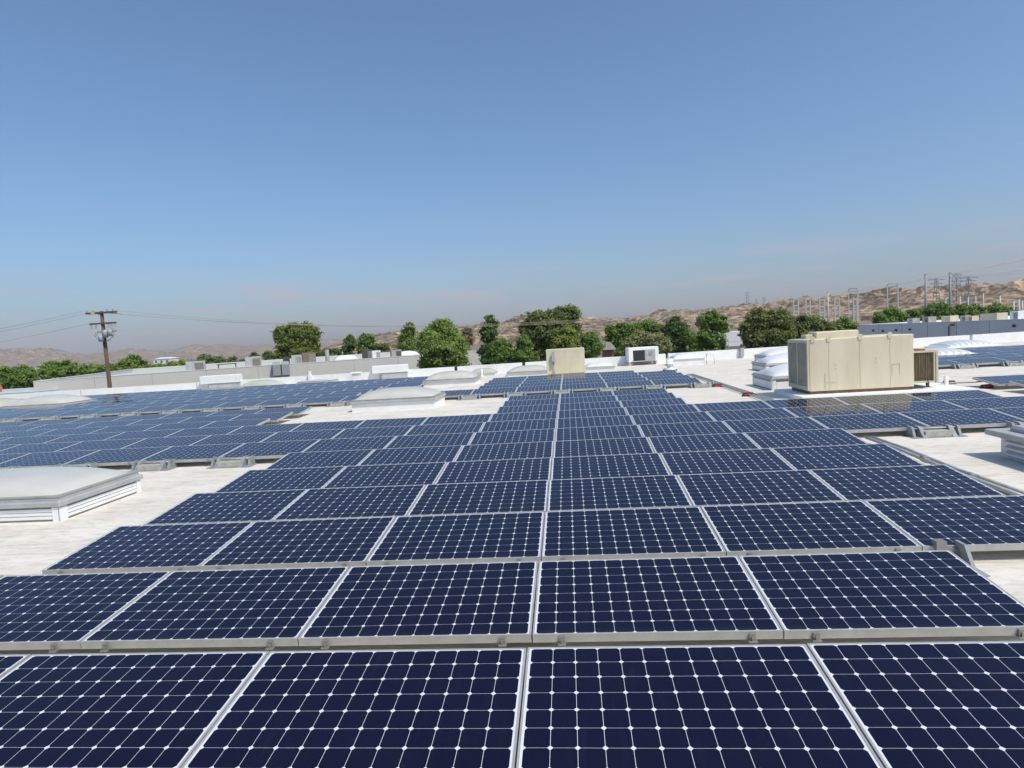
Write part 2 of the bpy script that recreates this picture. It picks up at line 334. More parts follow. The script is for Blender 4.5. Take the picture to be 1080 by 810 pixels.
# ------------------------------------------------------------------ solar panels
Wp, D, T, Z0, YB = 1.575, 1.41521, .0950388, .15, 18.858
PWID, PLEN = 1.567, 1.046
def make_panel():
    t = thing('solar_panel', '', 'solar panel'); t.rotation_euler = (T, 0, 0)
    h = PWID/2; b = MB(); lip = .0115
    b.box((-h, 0, -.056), (h, lip, 0)); b.box((-h, PLEN-lip, -.056), (h, PLEN, 0)); b.box((-h, lip, -.056), (-h+lip, PLEN-lip, 0)); b.box((h-lip, lip, -.056), (h, PLEN-lip, 0))
    fr = b.build('frame', M['alu'], t)
    vbox('cell_sheet', M['cells'], t, (-h+lip, lip, -.0085), (h-lip, PLEN-lip, -.0022))
    vbox('backsheet', M['white'], t, (-h+lip+.002, lip+.002, -.0125), (h-lip-.002, PLEN-lip-.002, -.0090))
    for sx in (-1, 1):
        c = MB(); x = sx*PWID*.38; c.box((x-.019, -.016, -.052), (x+.019, -.0015, -.010)); c.box((x-.026, -.034, -.060), (x+.026, -.0015, -.0525)); c.box((x-.008, -.024, -.052), (x+.008, -.017, -.024))
        c.build('clamp', M['clamp'], t)
    return t
PROTO = make_panel(); first = [True]
from mathutils import Euler
def in_frame(cx, y):
    for i in range(9):
        for j in range(5):
            x, yy, _ = pix((cx-PWID/2+PWID*i/8, y+PLEN*j/4, Z0+PLEN*j/4*math.sin(T)))
            if -3 < x < 1083 and yy < 813: return True
    return False
NP = 0
def row(y, cols, phrase, group, side='left'):
    global NP
    cs = [c for c in cols if in_frame((c+.5)*Wp, y)]
    for i, c in enumerate(cs):
        n = i+1 if side == 'left' else len(cs)-i
        end = f', {ORD[n]} from the {side}' if len(cs) > 1 else ''
        lab = f'dark blue solar panel{end}, {phrase}' if len(cs) > 1 else f'dark blue solar panel, {phrase}'
        rot = Euler((T+(.010 if phrase.endswith('nearest the camera') else .003)+random.uniform(-.0015, .0015), random.uniform(-.0025, .0025), random.uniform(-.0012, .0012))); loc = ((c+.5)*Wp+random.uniform(-.002, .002), y, Z0)
        if first[0]: PROTO.location = loc; PROTO.rotation_euler = rot; PROTO['label'] = lab; PROTO['group'] = group; first[0] = False
        else: dup(PROTO, loc, lab, rot, group)
        NP += 1
GA = 'solar panels of the near array'; GB = 'solar panels of the far array'; GC = 'solar panels right of the cream unit'
near = {0: (-4, 3), 1: (-4, 2), 2: (-3, 3), 3: (-3, 3), 4: (-3, 3), 5: (-3, 3), 6: (-9, 9), 7: (-10, 9), 8: (-11, 6)}
for r, (a, z) in near.items():
    row(r*D, range(a, z), ('in the row nearest the camera' if r == 0 else f'in the {ORD[r+1]} row from the camera'), GA)
for r in (9, 10, 11):
    row(r*D, range(-13, -5), f'in the {ORD[r-8]} far left wing row', GA)
    row(r*D, range(-1, 2), f'in the {ORD[r-8]} narrow middle strip row', GA)
for k in range(8):
    y = YB+k*D
    lim = 3 if k == 0 else (-5 if k < 4 else -4)
    cols = [c for c in range(-24, lim) if not (k in (3, 4) and c in (-16, -15))]
    row(y, cols, f'in the {ORD[k+1]} row of the far array', GB)
    if 1 <= k <= 4: row(y, range(-2, {1: 3, 2: 3, 3: 3, 4: 2}[k]), f'in the {ORD[k+1]} row by the beige unit', GB)
for k in (9, 10): row(k*D, range(7, 12), f'in the {ORD[k-8]} row beside the filter box', GC)
for k in range(3): row(20.8+k*D, range(8, 18), f'in the {ORD[k+1]} row behind the filter box', GC)
for k in range(2): row(26.0+k*D, range(11, 22), f'in the {ORD[k+1]} row beside the ribbed skylights', GC)
print('panels', NP)

# ballast feet under the open front edges
def make_foot():
    t = thing('ballast_foot', '', 'ballast foot')
    b = MB(); b.box((-.215, -.20, .012), (.215, -.02, .105)); b.build('block', M['concrete'], t)
    for sx in (-1, 1):
        for k, x in enumerate((sx*.235, sx*.36)):
            b = MB(); w = .035 if k == 0 else .02; d0 = -.24 if k == 0 else -.16
            b.add([(x-w, d0, .0), (x+w, d0, .0), (x+w, .12, 0), (x-w, .12, 0), (x-w, -.08, .17), (x+w, -.08, .17), (x+w, .04, .17), (x-w, .04, .17)],
                  [(3, 2, 1, 0), (4, 5, 6, 7), (0, 1, 5, 4), (1, 2, 6, 5), (2, 3, 7, 6), (3, 0, 4, 7)])
            b.build('bracket', M['galv'], t)
    b = MB(); b.box((-.42, -.23, .003), (.42, .10, .011)); b.build('tray', M['galv'], t)
    b = MB(); b.tube([(-.38, -.05, .135), (.38, -.05, .135)], .014, 8); b.build('tie_bar', M['conduit'], t)
    return t
FP = make_foot(); ffirst = [True]
def feet(y, cs, phrase, group, off=0):
    vis = [c for c in cs if -15 < pix((c*Wp, y, .1))[0] < 1095]
    for i, c in enumerate(vis):
        lab = f'grey ballast foot, {ORD[i+1]} from the left {phrase}' if len(vis) > 1 else f'grey ballast foot {phrase}'
        loc = (c*Wp+off+random.uniform(-.03, .03), y-.02, 0)
        if ffirst[0]: FP.location = loc; FP['label'] = lab; FP['group'] = group; ffirst[0] = False
        else: dup(FP, loc, lab, (0, 0, random.uniform(-.02, .02)), group)
GF = 'ballast feet along the open panel edges'
feet(6*D, range(-7, -3), 'behind the big near skylight', GF, .35)
feet(6*D, range(4, 7), 'under the right part of the seventh row', GF)
feet(YB, range(-15, 4), 'along the front of the far array', GF)
feet(YB+4*D, (-5, -4), 'in the gap behind the middle skylight', GF, -.3)
feet(20.8, range(8, 16), 'under the rows behind the filter box', GF)
feet(26.0, range(11, 18), 'under the rows beside the ribbed skylights', GF)
feet(9*D, (7, 8), 'under the rows right of the filter box', GF)
# upright bracket at the stepped right end of the second row
t = thing('support_bracket', 'perforated galvanised bracket standing at the stepped end of the second row', 'bracket', (at(1034, 606, 0).x, at(1034, 606, 0).y+.25, 0))
b = MB(); b.add([(-.03, -.22, 0), (.0, -.22, 0), (.0, .05, 0), (-.03, .05, 0), (-.03, -.10, .185), (.0, -.10, .185), (.0, .03, .185), (-.03, .03, .185)], [(3, 2, 1, 0), (4, 5, 6, 7), (0, 1, 5, 4), (1, 2, 6, 5), (2, 3, 7, 6), (3, 0, 4, 7)]); b.build('upright', M['galv'], t)
b = MB(); b.box((-.20, -.03, .09), (-.031, .02, .13)); b.box((-.21, -.05, .131), (-.13, .03, .20)); b.build('arm', M['clamp'], t)
b = MB(); b.box((-.14, -.30, .002), (.04, .12, .01)); b.build('base_plate', M['galv'], t)

# ------------------------------------------------------------------ skylights
def dome_grid(b, x0, x1, y0, y1, z0, h, n=20, p=2.6, rib=0, m=0):
    vs = []; fs = []
    for i in range(n+1):
        for j in range(n+1):
            u, w = 2*i/n-1, 2*j/n-1
            g = (1-abs(u)**p)*(1-abs(w)**p); z = z0+h*(min(1, 1.0*g)**.55)
            if rib: z += .032*math.sin(u*rib*math.pi)*(g > .02)
            vs.append((x0+(x1-x0)*i/n, y0+(y1-y0)*j/n, z))
    for i in range(n):
        for j in range(n): a = i*(n+1)+j; fs.append((a, a+n+1, a+n+2, a+1))
    b.add(vs, fs, m, True)
def hip_dome(b, x0, x1, y0, y1, z0, h, ins, m=0):
    n = 14; vs = []; fs = []
    for k in range(n+1):
        a = k/n; i = ins*(1-math.cos(a*math.pi/2))**.9*1.0 if 0 else ins*a; z = z0+h*math.sin(a*math.pi/2)**.9
        vs += [(x0+i, y0+i, z), (x1-i, y0+i, z), (x1-i, y1-i, z), (x0+i, y1-i, z)]
    for k in range(n):
        for q in range(4): fs.append((k*4+q, k*4+(q+1) % 4, k*4+4+(q+1) % 4, k*4+4+q))
    fs.append((n*4, n*4+1, n*4+2, n*4+3)); b.add(vs, fs, m, True)
def skylight(x0, x1, y0, y1, label, curb=.22, fr=.11, h=.26, lens='dome', slats=3, rib=0, group='skylights on the white roof', rz=0, frame='greym', p=2.6):
    cx, cy = (x0+x1)/2, (y0+y1)/2; w, d = (x1-x0)/2, (y1-y0)/2
    t = thing('skylight', label, 'skylight', (cx, cy, 0), rz, group)
    b = MB(); b.box((-w, -d, -.02), (w, d, curb)); b.build('curb', M['white' if not slats else 'louvre'], t)
    b = MB(); b.box((-w-.02, -d-.02, curb+fr-.012), (w+.02, d+.02, curb+fr+.006)) if lens == 'dome' else b.box((-w+.02, -d+.02, curb+fr-.012), (w-.02, d-.02, curb+fr-.002)); b.build('gasket', M['louvre'], t)
    if slats:
        b = MB()
        for k in range(slats):
            z = .03+(curb-.05)*k/slats; hh = (curb-.05)/slats*.80
            for (a, c) in (((-w+.10, -d-.022, z), (w-.10, -d-.001, z+hh)), ((w+.001, -d+.10, z), (w+.022, d-.10, z+hh)), ((-w-.022, -d+.10, z), (-w-.001, d-.10, z+hh))): b.box(a, c)
        b.build('siding', M['white'], t)
        for sx in (-1, 1):
            b = MB(); x = sx*(w-.04); b.box((min(x-.05, x+.05), -d-.03, 0), (max(x-.05, x+.05), -d-.002, curb-.01)); xx = sx*w; b.box((min(xx+sx*.002, xx+sx*.03), -d-.03, .0), (max(xx+sx*.002, xx+sx*.03), -d+.09, curb-.012)); b.build('corner_post', M['white'], t)
            b = MB(); b.box((min(xx+sx*.002, xx+sx*.03), d-.09, .0), (max(xx+sx*.002, xx+sx*.03), d, curb-.012)); b.build('corner_post', M['white'], t)
    b = MB(); o = .05
    b.bbox((-w-o, -d-o, curb+.002), (w+o, d+o, curb+fr*.55), .012); b.bbox((-w-.015, -d-.015, curb+fr*.552), (w+.015, d+.015, curb+fr), .02)
    b.build('frame', M[frame], t)
    b = MB(); i = .05
    if rib: dome_grid(b, -w+i, w-i, -d+i, d-i, curb+fr, h, 72, 2.2, rib)
    else: dome_grid(b, -w+i, w-i, -d+i, d-i, curb+fr-.004, h, 30, p)
    b.build('dome', M[lens], t)
    return t
skylight(-9.3, -6.5, 5.08, 6.62, 'big domed skylight at the left edge of the frame beside the third row', .20, .13, .23, slats=3)
skylight(-6.55, -3.9, 16.5, 18.1, 'grey domed skylight standing between the seventh row group and the far array', .25, .12, .28, slats=0)
skylight(-6.35, -3.95, 25.4, 27.1, 'grey domed skylight in the notch of the far array', .20, .12, .33, slats=0)
skylight(-25.1, -22.2, 23.25, 25.2, 'pale domed skylight sunk among the far panels near the wooden pole', .22, .10, .36, slats=0)
skylight(-29.0, -26.3, 24.2, 26.2, 'yellowed domed skylight at the far left edge of the roof', .18, .08, .36, 'domec', slats=0)
skylight(-18.2, -16.0, 30.7, 32.3, 'yellowed low dome behind the far array below two grey ducts', .12, .06, .30, 'domec', slats=0)
skylight(-14.9, -13.0, 31.2, 32.6, 'flat slim skylight close to the white parapet behind the far array', .16, .09, .08, 'dome', slats=0)
skylight(-5.2, -3.8, 31.6, 33.0, 'small yellowed dome with white post before the parapet', .12, .05, .24, 'domec', slats=0)
skylight(-2.95, -.75, 30.0, 31.8, 'white domed skylight partly hidden by the beige unit, on its left', .12, .09, .28, 'dome', slats=0)
skylight(1.15, 2.75, 31.4, 33.0, 'low white domed skylight right behind the beige unit', .12, .07, .18, 'domew', slats=0)
skylight(6.35, 8.6, 16.75, 18.7, 'nearest of three white skylights stepping away behind the cream unit', .32, .10, .34, 'domew', slats=1, p=1.5)
skylight(8.3, 10.6, 23.7, 25.6, 'middle one of three white skylights stepping away behind the cream unit', .26, .1, .36, 'domew', slats=1, p=1.5)
skylight(10.1, 12.6, 29.6, 31.5, 'farthest of three white skylights stepping away behind the cream unit', .26, .1, .36, 'domew', slats=1, p=1.5)
skylight(14.7, 16.95, 24.6, 26.9, 'ribbed white skylight right behind the brown filter box', .2, .05, .22, 'domew', slats=0, rib=8, frame='whitem')
skylight(19.2, 21.7, 30.6, 32.7, 'ribbed white skylight close under the blue building beyond the notch', .16, .05, .26, 'domew', slats=0, rib=9, frame='whitem')
t = skylight(5.75, 7.4, 31.0, 32.7, 'white barrel skylight with pipe handrail before the parapet', .34, .05, .26, 'domew', slats=0, frame='whitem')
b = MB(); b.tube([(.9, -.9, .0), (.9, -.9, .55), (1.3, -.9, .55), (1.3, -.9, 0)], .03); b.build('handrail', M['white'], t)

# louvred vent box at the right edge
t = thing('roof_vent', 'grey louvred vent box cut by the right edge of the frame', 'roof vent', (6.78, 5.95, 0))
vbox('base_box', M['whitem'], t, (-.52, -.75, -.01), (.52, .75, .30))
b = MB()
for k in range(3):
    z = .05+k*.078
    for x0, x1 in ((-.56, -.522),): b.hexa([(x0, -.68, z), (x1, -.68, z+.02), (x1, .62, z+.02), (x0, .62, z), (x0, -.68, z+.03), (x1, -.68, z+.052), (x1, .62, z+.052), (x0, .62, z+.03)])
    b.box((-.48, -.78, z), (.48, -.752, z+.04))
b.build('louvre', M['whitem'], t)
b = MB()
for k in range(3): b.box((-.5215, -.68, .03+k*.078), (-.5205, .62, .05+k*.078))
b.build('slot', M['slot'], t)
b = MB(); b.bbox((-.66, -.88, .301), (.66, .88, .375), .01); b.build('flange', M['greym'], t)
b = MB(); b.bbox((-.48, -.66, .376), (.48, .66, .45), .03); b.build('lid', M['greym'], t)

# ------------------------------------------------------------------ big cream rooftop unit
aw, ad, ah = 2.55, 1.42, 1.33
t = thing('rooftop_unit', 'large cream rooftop air conditioning unit with louvred side', 'rooftop unit', (7.73, 14.85, .0))
vbox('pad', M['white'], t, (-aw/2-.35, -ad/2-.45, -.01), (aw/2+1.25, ad/2+.3, .12))
vbox('base_rail', M['rust'], t, (-aw/2+.03, -ad/2+.03, .121), (aw/2-.03, ad/2-.03, .20))
vbox('cabinet', M['cream'], t, (-aw/2, -ad/2, .201), (aw/2, ad/2, .20+ah), .015)
b = MB()
for x in (-.79, -.03, .70): b.box((x-.004, -ad/2-.004, .23), (x+.004, -ad/2-.001, .18+ah))
b.box((-.90, -ad/2-.006, .24), (-.885, -ad/2-.001, .65)); b.box((-.90, -ad/2-.0065, .40), (-.60, -ad/2-.0015, .415)); b.box((.74, -ad/2-.006, .5), (.755, -ad/2-.001, .80)); b.box((.92, -ad/2-.006, .5), (.935, -ad/2-.001, .80)); b.box((.74, -ad/2-.0065, .79), (.935, -ad/2-.0015, .805))
b.build('seam', M['creamd'], t)
for x in (-1.18, -.79, -.02, .70):
    b = MB(); zz = .2+ah; y = -ad/2-.012
    b.tube([(x, y, zz+.025), (x, y+.010, zz+.025)], .06, 12); b.box((x-.05, y-.003, zz-.07), (x+.05, y+.010, zz-.03)); b.build('lifting_lug', M['cream'], t)
for px_ in ((-.62, .75), (.36, .86)):
    b = MB()
    for k in (0, 1): b.box((px_[0]-.012, -ad/2-.008, px_[1]+k*.10), (px_[0]+.012, -ad/2-.001, px_[1]+.022+k*.10))
    b.build('latch', M['creamd'], t)
b = MB()
for k in (0, 1):
    y0 = -ad/2+.09+k*.66; 
    for i in range(6):
        y = y0+.03+i*.098; b.hexa([(-aw/2-.004, y, .33), (-aw/2-.004, y+.02, .33), (-aw/2-.035, y+.052, .33), (-aw/2-.035, y+.032, .33), (-aw/2-.004, y, .1+ah), (-aw/2-.004, y+.02, .1+ah), (-aw/2-.035, y+.052, .1+ah), (-aw/2-.035, y+.032, .1+ah)])
b.build('side_louvre', M['louvre'], t)  # dark grey blades carry the side's shade in their colour
b = MB()
for y in (-ad/2+.0, -ad/2+.685, ad/2-.06): b.box((-aw/2-.045, y, .22), (-aw/2-.002, y+.06, .19+ah))
b.box((-aw/2-.0445, -ad/2+.0605, .22), (-aw/2-.0025, ad/2-.0605, .325)); b.box((-aw/2-.0445, -ad/2+.0605, .11+ah), (-aw/2-.0025, ad/2-.0605, .19+ah))
b.build('side_frame', M['creamd'], t)
vbox('side_shade_sheet', M['slot'], t, (-aw/2-.003, -ad/2+.061, .326), (-aw/2-.001, ad/2-.061, .109+ah))  # dark sheet painting the shade behind the side blades
vbox('top_hood', M['cream'], t, (-.78, .12, .2+ah+.001), (.32, ad/2-.02, .2+ah+.17), .02)
b = MB(); b.bbox((-1.0, .25, .2+ah+.001), (-.785, ad/2-.1, .2+ah+.11), .02); b.build('flue_box', M['creamd'], t)
# filter box on the right side
b = MB(); x0, x1, y0, y1, z0, z1 = aw/2+.004, aw/2+.66, -ad/2+.25, ad/2-.1, .30, 1.03
b.box((x0, y0, z1), (x1+.06, y1, z1+.045)); b.box((x1-.05, y0, z0), (x1, y0+.05, z1-.001)); b.box((x0, y0, z0-.05), (x1, y0+.06, z0-.001)); b.box((x1, y0-.02, z0-.06), (x1+.05, y1, z1-.001)); b.build('filter_frame', M['creamd'], t)
b = MB(); b.box((x0, y0+.051, z0), (x1-.051, y1, z1-.002))
for i in range(14): xx = x0+.02+i*.042; b.box((xx, y0+.035, z0+.01), (xx+.014, y0+.0505, z1-.01))
b.build('filter_coil', M['coil'], t)
vbox('filter_lid', M['rust'], t, (x0, y0+.1, z1+.046), (x1-.2, y1-.1, z1+.085))
b = MB()
for xx in (x0+.08, x1-.08): b.box((xx-.03, y0+.2, .121), (xx+.03, y0+.26, z0-.051))
b.build('leg', M['rust'], t)
b = MB(); b.tube([(x0-.1, y0-.2, .14), (x0+.2, y0-.25, .15), (x0+.4, y0-.15, .2), (x0+.46, y0+.0, .32)], .012); b.build('cable', M['dark'], t)

# beige unit behind the middle strip, disconnect box on its front
t = thing('beige_cooler_unit', 'plain beige box unit with a grey switch box standing behind the far array', 'rooftop unit', (.15, 27.6, 0))
w = .92
vbox('skid', M['rust'], t, (-w+.05, .1, 0), (w-.05, 1.1, .14))
vbox('cabinet', M['cream'], t, (-w, 0, .141), (w, 1.2, 1.33), .012)
b = MB(); b.box((-.03, -.003, .16), (-.02, -.001, 1.31)); b.box((-w, -.012, .141), (w, -.001, .17)); b.build('seam', M['creamd'], t)
sb = vbox('switch_box', M['greym'], t, (-.66, -.13, .78), (-.48, -.001, 1.12), .01)
b = MB(); b.tube([(-.57, -.06, .78), (-.57, -.06, .55), (-.56, -.05, .1)], .022); b.tube([(-.55, -.06, 1.12), (-.55, -.06, 1.3)], .02); b.build('conduit', M['greym'], t)
b = MB(); b.tube([(-.57, -.10, .66), (-.57, -.10, .78)], .07, 10); b.build('elbow', M['galv'], t)

# ------------------------------------------------------------------ conduit runs on blocks
def run(name, label, pts, r=.022, n=2, mt='conduit', couplings=()):
    t = thing(name, label, 'conduit', (0, 0, 0), 0, 'conduits along the array edges')
    a, z = Vector(pts[0]), Vector(pts[-1]); side = Vector(((z-a).y, -(z-a).x, 0)).normalized()
    for k in range(n):
        b = MB(); b.tube([Vector(q)+side*(k*.10) for q in pts], r, 8); b.build('pipe', M[mt], t)
    for c in couplings:
        b = MB(); q = a.lerp(z, c); dd = (z-a).normalized()*.06; b.tube([q-dd+side*.02, q+dd+side*.02], r*1.8, 10); b.build('coupling', M['galv'], t)
    return t
def cblock(x, y, label, rz=0):
    t = thing('conduit_block', label, 'pipe support', (x, y, 0), rz, 'black and red conduit support blocks')
    b = MB(); b.add([(-.17, -.06, .001), (.17, -.06, .001), (.17, .06, .001), (-.17, .06, .001), (-.13, -.045, .10), (.13, -.045, .10), (.13, .045, .10), (-.13, .045, .10)], [(3, 2, 1, 0), (4, 5, 6, 7), (0, 1, 5, 4), (1, 2, 6, 5), (2, 3, 7, 6), (3, 0, 4, 7)]); b.build('block', M['rubber'], t)
    b = MB(); b.add([(-.12, -.0625, .03), (.12, -.0625, .03), (.11, -.0535, .075), (-.11, -.0535, .075)], [(0, 1, 2, 3)]); 
    b.v = [(x_, y_-.004, z_) for x_, y_, z_ in b.v]+[(x_, y_+.003, z_) for x_, y_, z_ in b.v]; b.f = [(0, 1, 2, 3), (4, 7, 6, 5), (0, 4, 5, 1), (1, 5, 6, 2), (2, 6, 7, 3), (3, 7, 4, 0)]; b.m = [0]*6; b.sm = [False]*6
    b.build('reflector', M['red'], t)
run('conduit_run', 'bluish conduit pair along the stepped right end of the fourth and fifth rows', [(4.95, 4.15, .10), (4.95, 5.6, .10), (5.05, 7.0, .10), (5.05, 8.0, .10)], .026, 2, couplings=(.28, .55))
vbox('tray', M['galv'], thing('cable_tray', 'flat galvanised tray lying beside the conduit pair at the fourth row end', 'cable tray', (5.14, 4.05, 0)), (-.09, 0, .01), (.06, 1.55, .065))
run('conduit_run', 'long grey conduit pair from the far array towards the cream unit', [(5.30, 12.6, .05), (5.30, 16, .05), (5.28, 20, .05), (5.25, 24.3, .05)], .019, 3, couplings=(.3, .6))
run('conduit_run', 'thin conduit from the filter box to the array on its right', [(9.6, 15.6, .10), (11.0, 15.35, .10), (11.3, 15.2, .12)], .022, 1)
cblock(5.2, 18.7, 'black and red support block at the corner of the far array', 0)
cblock(5.3, 15.55, 'black and red support block left of the cream unit near its shadow')
cblock(10.9, 16.0, 'black and red support block right of the filter box')
cblock(11.05, 14.65, 'black and red support block at the frame end right of the filter box', .3)
b = MB()
# mushroom vent and small roof pieces
t = thing('mushroom_vent', 'short white mushroom vent beside the handrail skylight', 'roof vent', (5.05, 27.6, 0))
b.lathe((0, 0, 0), [(.30, 0), (.30, .12), (.12, .14), (.12, .33)], 18); b.build('stack', M['white'], t)
b = MB(); b.lathe((0, 0, 0), [(.001, .58), (.16, .56), (.17, .34), (.21, .32), (.001, .32)], 18); b.build('cap', M['white'], t)
b = MB(); b.lathe((0, 0, 0), [(.34, .01), (.34, .07), (.31, .07), (.31, .01)], 18); b.build('collar', M['dark'], t)
for x_, y_, h_, lab in ((10.2, 14.9, .34, 'stubby white pipe standing by the filter box foot'), (16.25, 20.2, .36, 'short white vent pipe before the rows behind the filter box'), (-4.45, 31.2, .42, 'thin white post before the small yellowed dome')):
    b = MB(); t = thing('vent_pipe', lab, 'vent pipe', (x_, y_, 0)); b.lathe((0, 0, 0), [(.05, 0), (.05, h_), (.001, h_)], 12); b.build('pipe', M['white'], t)
    b = MB(); b.lathe((0, 0, 0), [(.12, 0), (.055, .07), (.051, .10)], 12); b.build('boot', M['white'], t)

# ------------------------------------------------------------------ things on the parapet
def wall_thing(name, label, cat, px, off=0.0, group=None):
    q = onwall(px, 0, off); return thing(name, label, cat, q, math.atan2(pdir.y, pdir.x), group)
def hood(px0, px1, top, label, low):
    a, z = onwall((px0+px1)/2), onwall(px1); hw = (z-a).length
    t = wall_thing('parapet_hood', label, 'hood', (px0+px1)/2, 0, 'white hoods over the parapet')
    vbox('cap', M['white'], t, (-hw, -.35, .44), (hw, .30, top), .02)
    b = MB(); b.box((-hw*low, -.28, 0), (hw*.96, -.004, .438)); b.build('grille_box', M['greym'], t)
    b = MB()
    for k in range(7): b.box((-hw*low+.06, -.305, .04+k*.055), (hw*.92, -.282, .07+k*.055))
    b.build('grille', M['whitem'], t)
hood(212, 252.5, .88, 'long white hood over a grey grille on the parapet by the wooden pole', .62)
hood(393, 430, .86, 'white hood over a pale grille on the parapet under the big bright tree', .5)
t = wall_thing('evaporative_cooler', 'white cooler cabinet with dark opening standing against the parapet', 'cooler', 675.5, -.9)
vbox('cabinet', M['white'], t, (-.86, 0, .22), (.86, .85, 1.02), .02)
b = MB(); b.box((-.60, -.012, .26), (.06, -.001, .86)); b.build('opening', M['rubber'], t)
b = MB(); b.box((.08, -.03, .26), (.66, -.001, .88)); b.build('service_panel', M['greym'], t)
b = MB(); b.tube([(.4, -.05, .66), (.4, -.031, .66)], .12, 16); b.build('fan_cover', M['galv'], t)
b = MB()
for x in (-.75, .75): b.box((x-.04, .1, 0), (x+.04, .7, .219))
b.build('leg', M['white'], t)
b = MB(); b.tube([(-.65, -.05, .3), (-.65, -.06, .1), (-.9, -.08, .03), (-1.05, -.1, .10)], .02); b.build('hose', M['greym'], t)
for px, lab in ((782, 'grey downspout head on the parapet left of the three skylights'), (326.5, 'small white vent fitting on the parapet near the slim skylight')):
    t = wall_thing('parapet_fitting', lab, 'vent', px, -.12)
    vbox('body', M['greym' if px > 700 else 'white'], t, (-.11, -.06, .08), (.11, .115, .60), .015); vbox('cap', M['dark' if px > 700 else 'white'], t, (-.07, -.03, .601), (.07, .07, .80), .01)
t = wall_thing('parapet_fitting', 'low white vent fitting with square cap near the left hood and slim skylight', 'vent', 377, -.5)
vbox('body', M['whitem'], t, (-.22, -.2, 0), (.22, .2, .52), .02); vbox('cap', M['white'], t, (-.28, -.26, .521), (.28, .26, .60), .02); vbox('foot', M['white'], t, (-.32, -.3, 0), (.32, .3, .12), .02)

# ------------------------------------------------------------------ neighbouring buildings
def building(name, label, cat, A, B, depth, ztop, wall, roofm, par=.45, thick=.3):
    """front wall from A to B (world xy), running back by depth; returns thing and its local frame"""
    A = Vector((A[0], A[1], 0)); B = Vector((B[0], B[1], 0)); d = (B-A); L_ = d.length; rz = math.atan2(d.y, d.x)
    t = thing(name, label, cat, (A.x, A.y, GZ), rz); h = ztop-GZ
    m = MB(); m.box((0, 0, 0), (L_, thick, h)); m.box((0, thick, 0), (thick, depth, h)); m.box((L_-thick, thick, 0), (L_, depth, h)); m.box((thick, depth-thick, 0), (L_-thick, depth, h)); m.build('wall', M[wall], t)
    m = MB(); m.box((thick, thick, h-par-.3), (L_-thick, depth-thick, h-par)); m.build('roof', M[roofm], t)
    m = MB(); o = .03
    for a, z in (((-o, -o, h+.002), (L_+o, thick+o, h+.05)), ((-o, thick+o+.001, h+.002), (thick+o, depth+o, h+.05)), ((L_-thick-o, thick+o+.001, h+.002), (L_+o, depth+o, h+.05)), ((thick+o+.001, depth-thick, h+.002), (L_-thick-o-.001, depth+o, h+.05))): m.box(a, z)
    m.build('coping', M['whitem'], t)
    return t, L_, h, rz
def topd(x, y, z): return at(x, y, z)
ZL = .55
A = at(35, 402.5, ZL); B = at(507, 370.3, ZL)
lb, LL, hL, rzL = building('long_beige_building', 'long low beige building with rooftop machines beyond the left parapet', 'building', A, B, 42, ZL, 'beigewall', 'beigeroof')
for k in range(1, 9): x = LL*k/9; vbox('control_joint', M['louvre'], lb, (x-.02, -.012, 0), (x+.02, -.001, hL-.02))
dL = (Vector((B.x, B.y, 0))-Vector((A.x, A.y, 0))).normalized(); nL = Vector((-dL.y, dL.x, 0))
def on_left(px, back): # position on the left roof: column px, distance back from the wall
    d = ray(px, 380); c = Vector((CAM.x, CAM.y, 0)); o = Vector((A.x, A.y, 0))+nL*back; t = (o-c).dot(nL)/Vector((d.x, d.y, 0)).dot(nL); q = c+Vector((d.x, d.y, 0))*t; return Vector((q.x, q.y, ZL-.45))
def ac_box(pos, w, d, h, label, rz, body='greym', side='louvre', name='condenser_unit', group='machines on the beige building roof'):
    t = thing(name, label, 'rooftop unit', pos, rz, group)
    vbox('cabinet', M[body], t, (-w/2, -d/2, .1), (w/2, d/2, h), .03)
    m = MB(); m.box((-w/2+.02, -d/2+.05, 0), (w/2-.02, d/2-.05, .099)); m.build('skid', M['dark'], t)
    m = MB(); n = 7
    for k in range(n): z = .2+(h-.35)*k/n; m.box((-w/2*.05, -d/2-.03, z), (w/2*.92, -d/2-.001, z+(h-.35)/n*.55))
    m.build('grille', M[side], t)
    m = MB(); m.lathe((0, 0, h), [(min(w, d)*.36, .001), (min(w, d)*.36, .09), (min(w, d)*.30, .09), (min(w, d)*.28, .02)], 16); m.build('fan_ring', M['dark'], t)
    return t
for px, bk, w_, d_, h_, lab, bd, sd_ in (
    (206, 8, 1.9, 1.3, 1.35, 'grey and brown condenser with a yellow tag, on the beige roof by the pole', 'greym', 'coil'),
    (267, 7, 1.7, 1.2, 1.45, 'tall grey condenser on the beige roof left of the pine', 'greym', 'coil'),
    (313, 9, 1.2, 1.2, 1.3, 'pale condenser on the beige roof, left one of the pair below the pine', 'greym', 'louvre'),
    (326, 10, 1.6, 1.2, 1.5, 'brown sided condenser on the beige roof, second one of the pair below the pine', 'coil', 'louvre'),
    (388, 14, 1.3, 1.3, 1.35, 'dark condenser on the beige roof below the twin trees', 'dark', 'louvre'),
    (397, 12, 1.1, 1.1, 1.2, 'pale small condenser on the beige roof below the twin trees', 'whitem', 'louvre'),
    (302, 12, .8, .8, 1.05, 'small dark condenser on the beige roof half hidden by the ducts', 'dark', 'dark'),
    (418, 16, 1.4, 1.2, 1.1, 'low dark condenser on the beige roof by the narrow dark tree', 'louvre', 'dark')):
    ac_box(on_left(px, bk), w_, d_, h_, lab, rzL, bd, sd_)
t = thing('service_table', 'dark metal frame stand on the beige roof above the long white hood', 'stand', on_left(239, 1.6), rzL)
m = MB(); m.box((-.95, -.4, .85), (.95, .4, .92)); m.build('top', M['dark'], t)
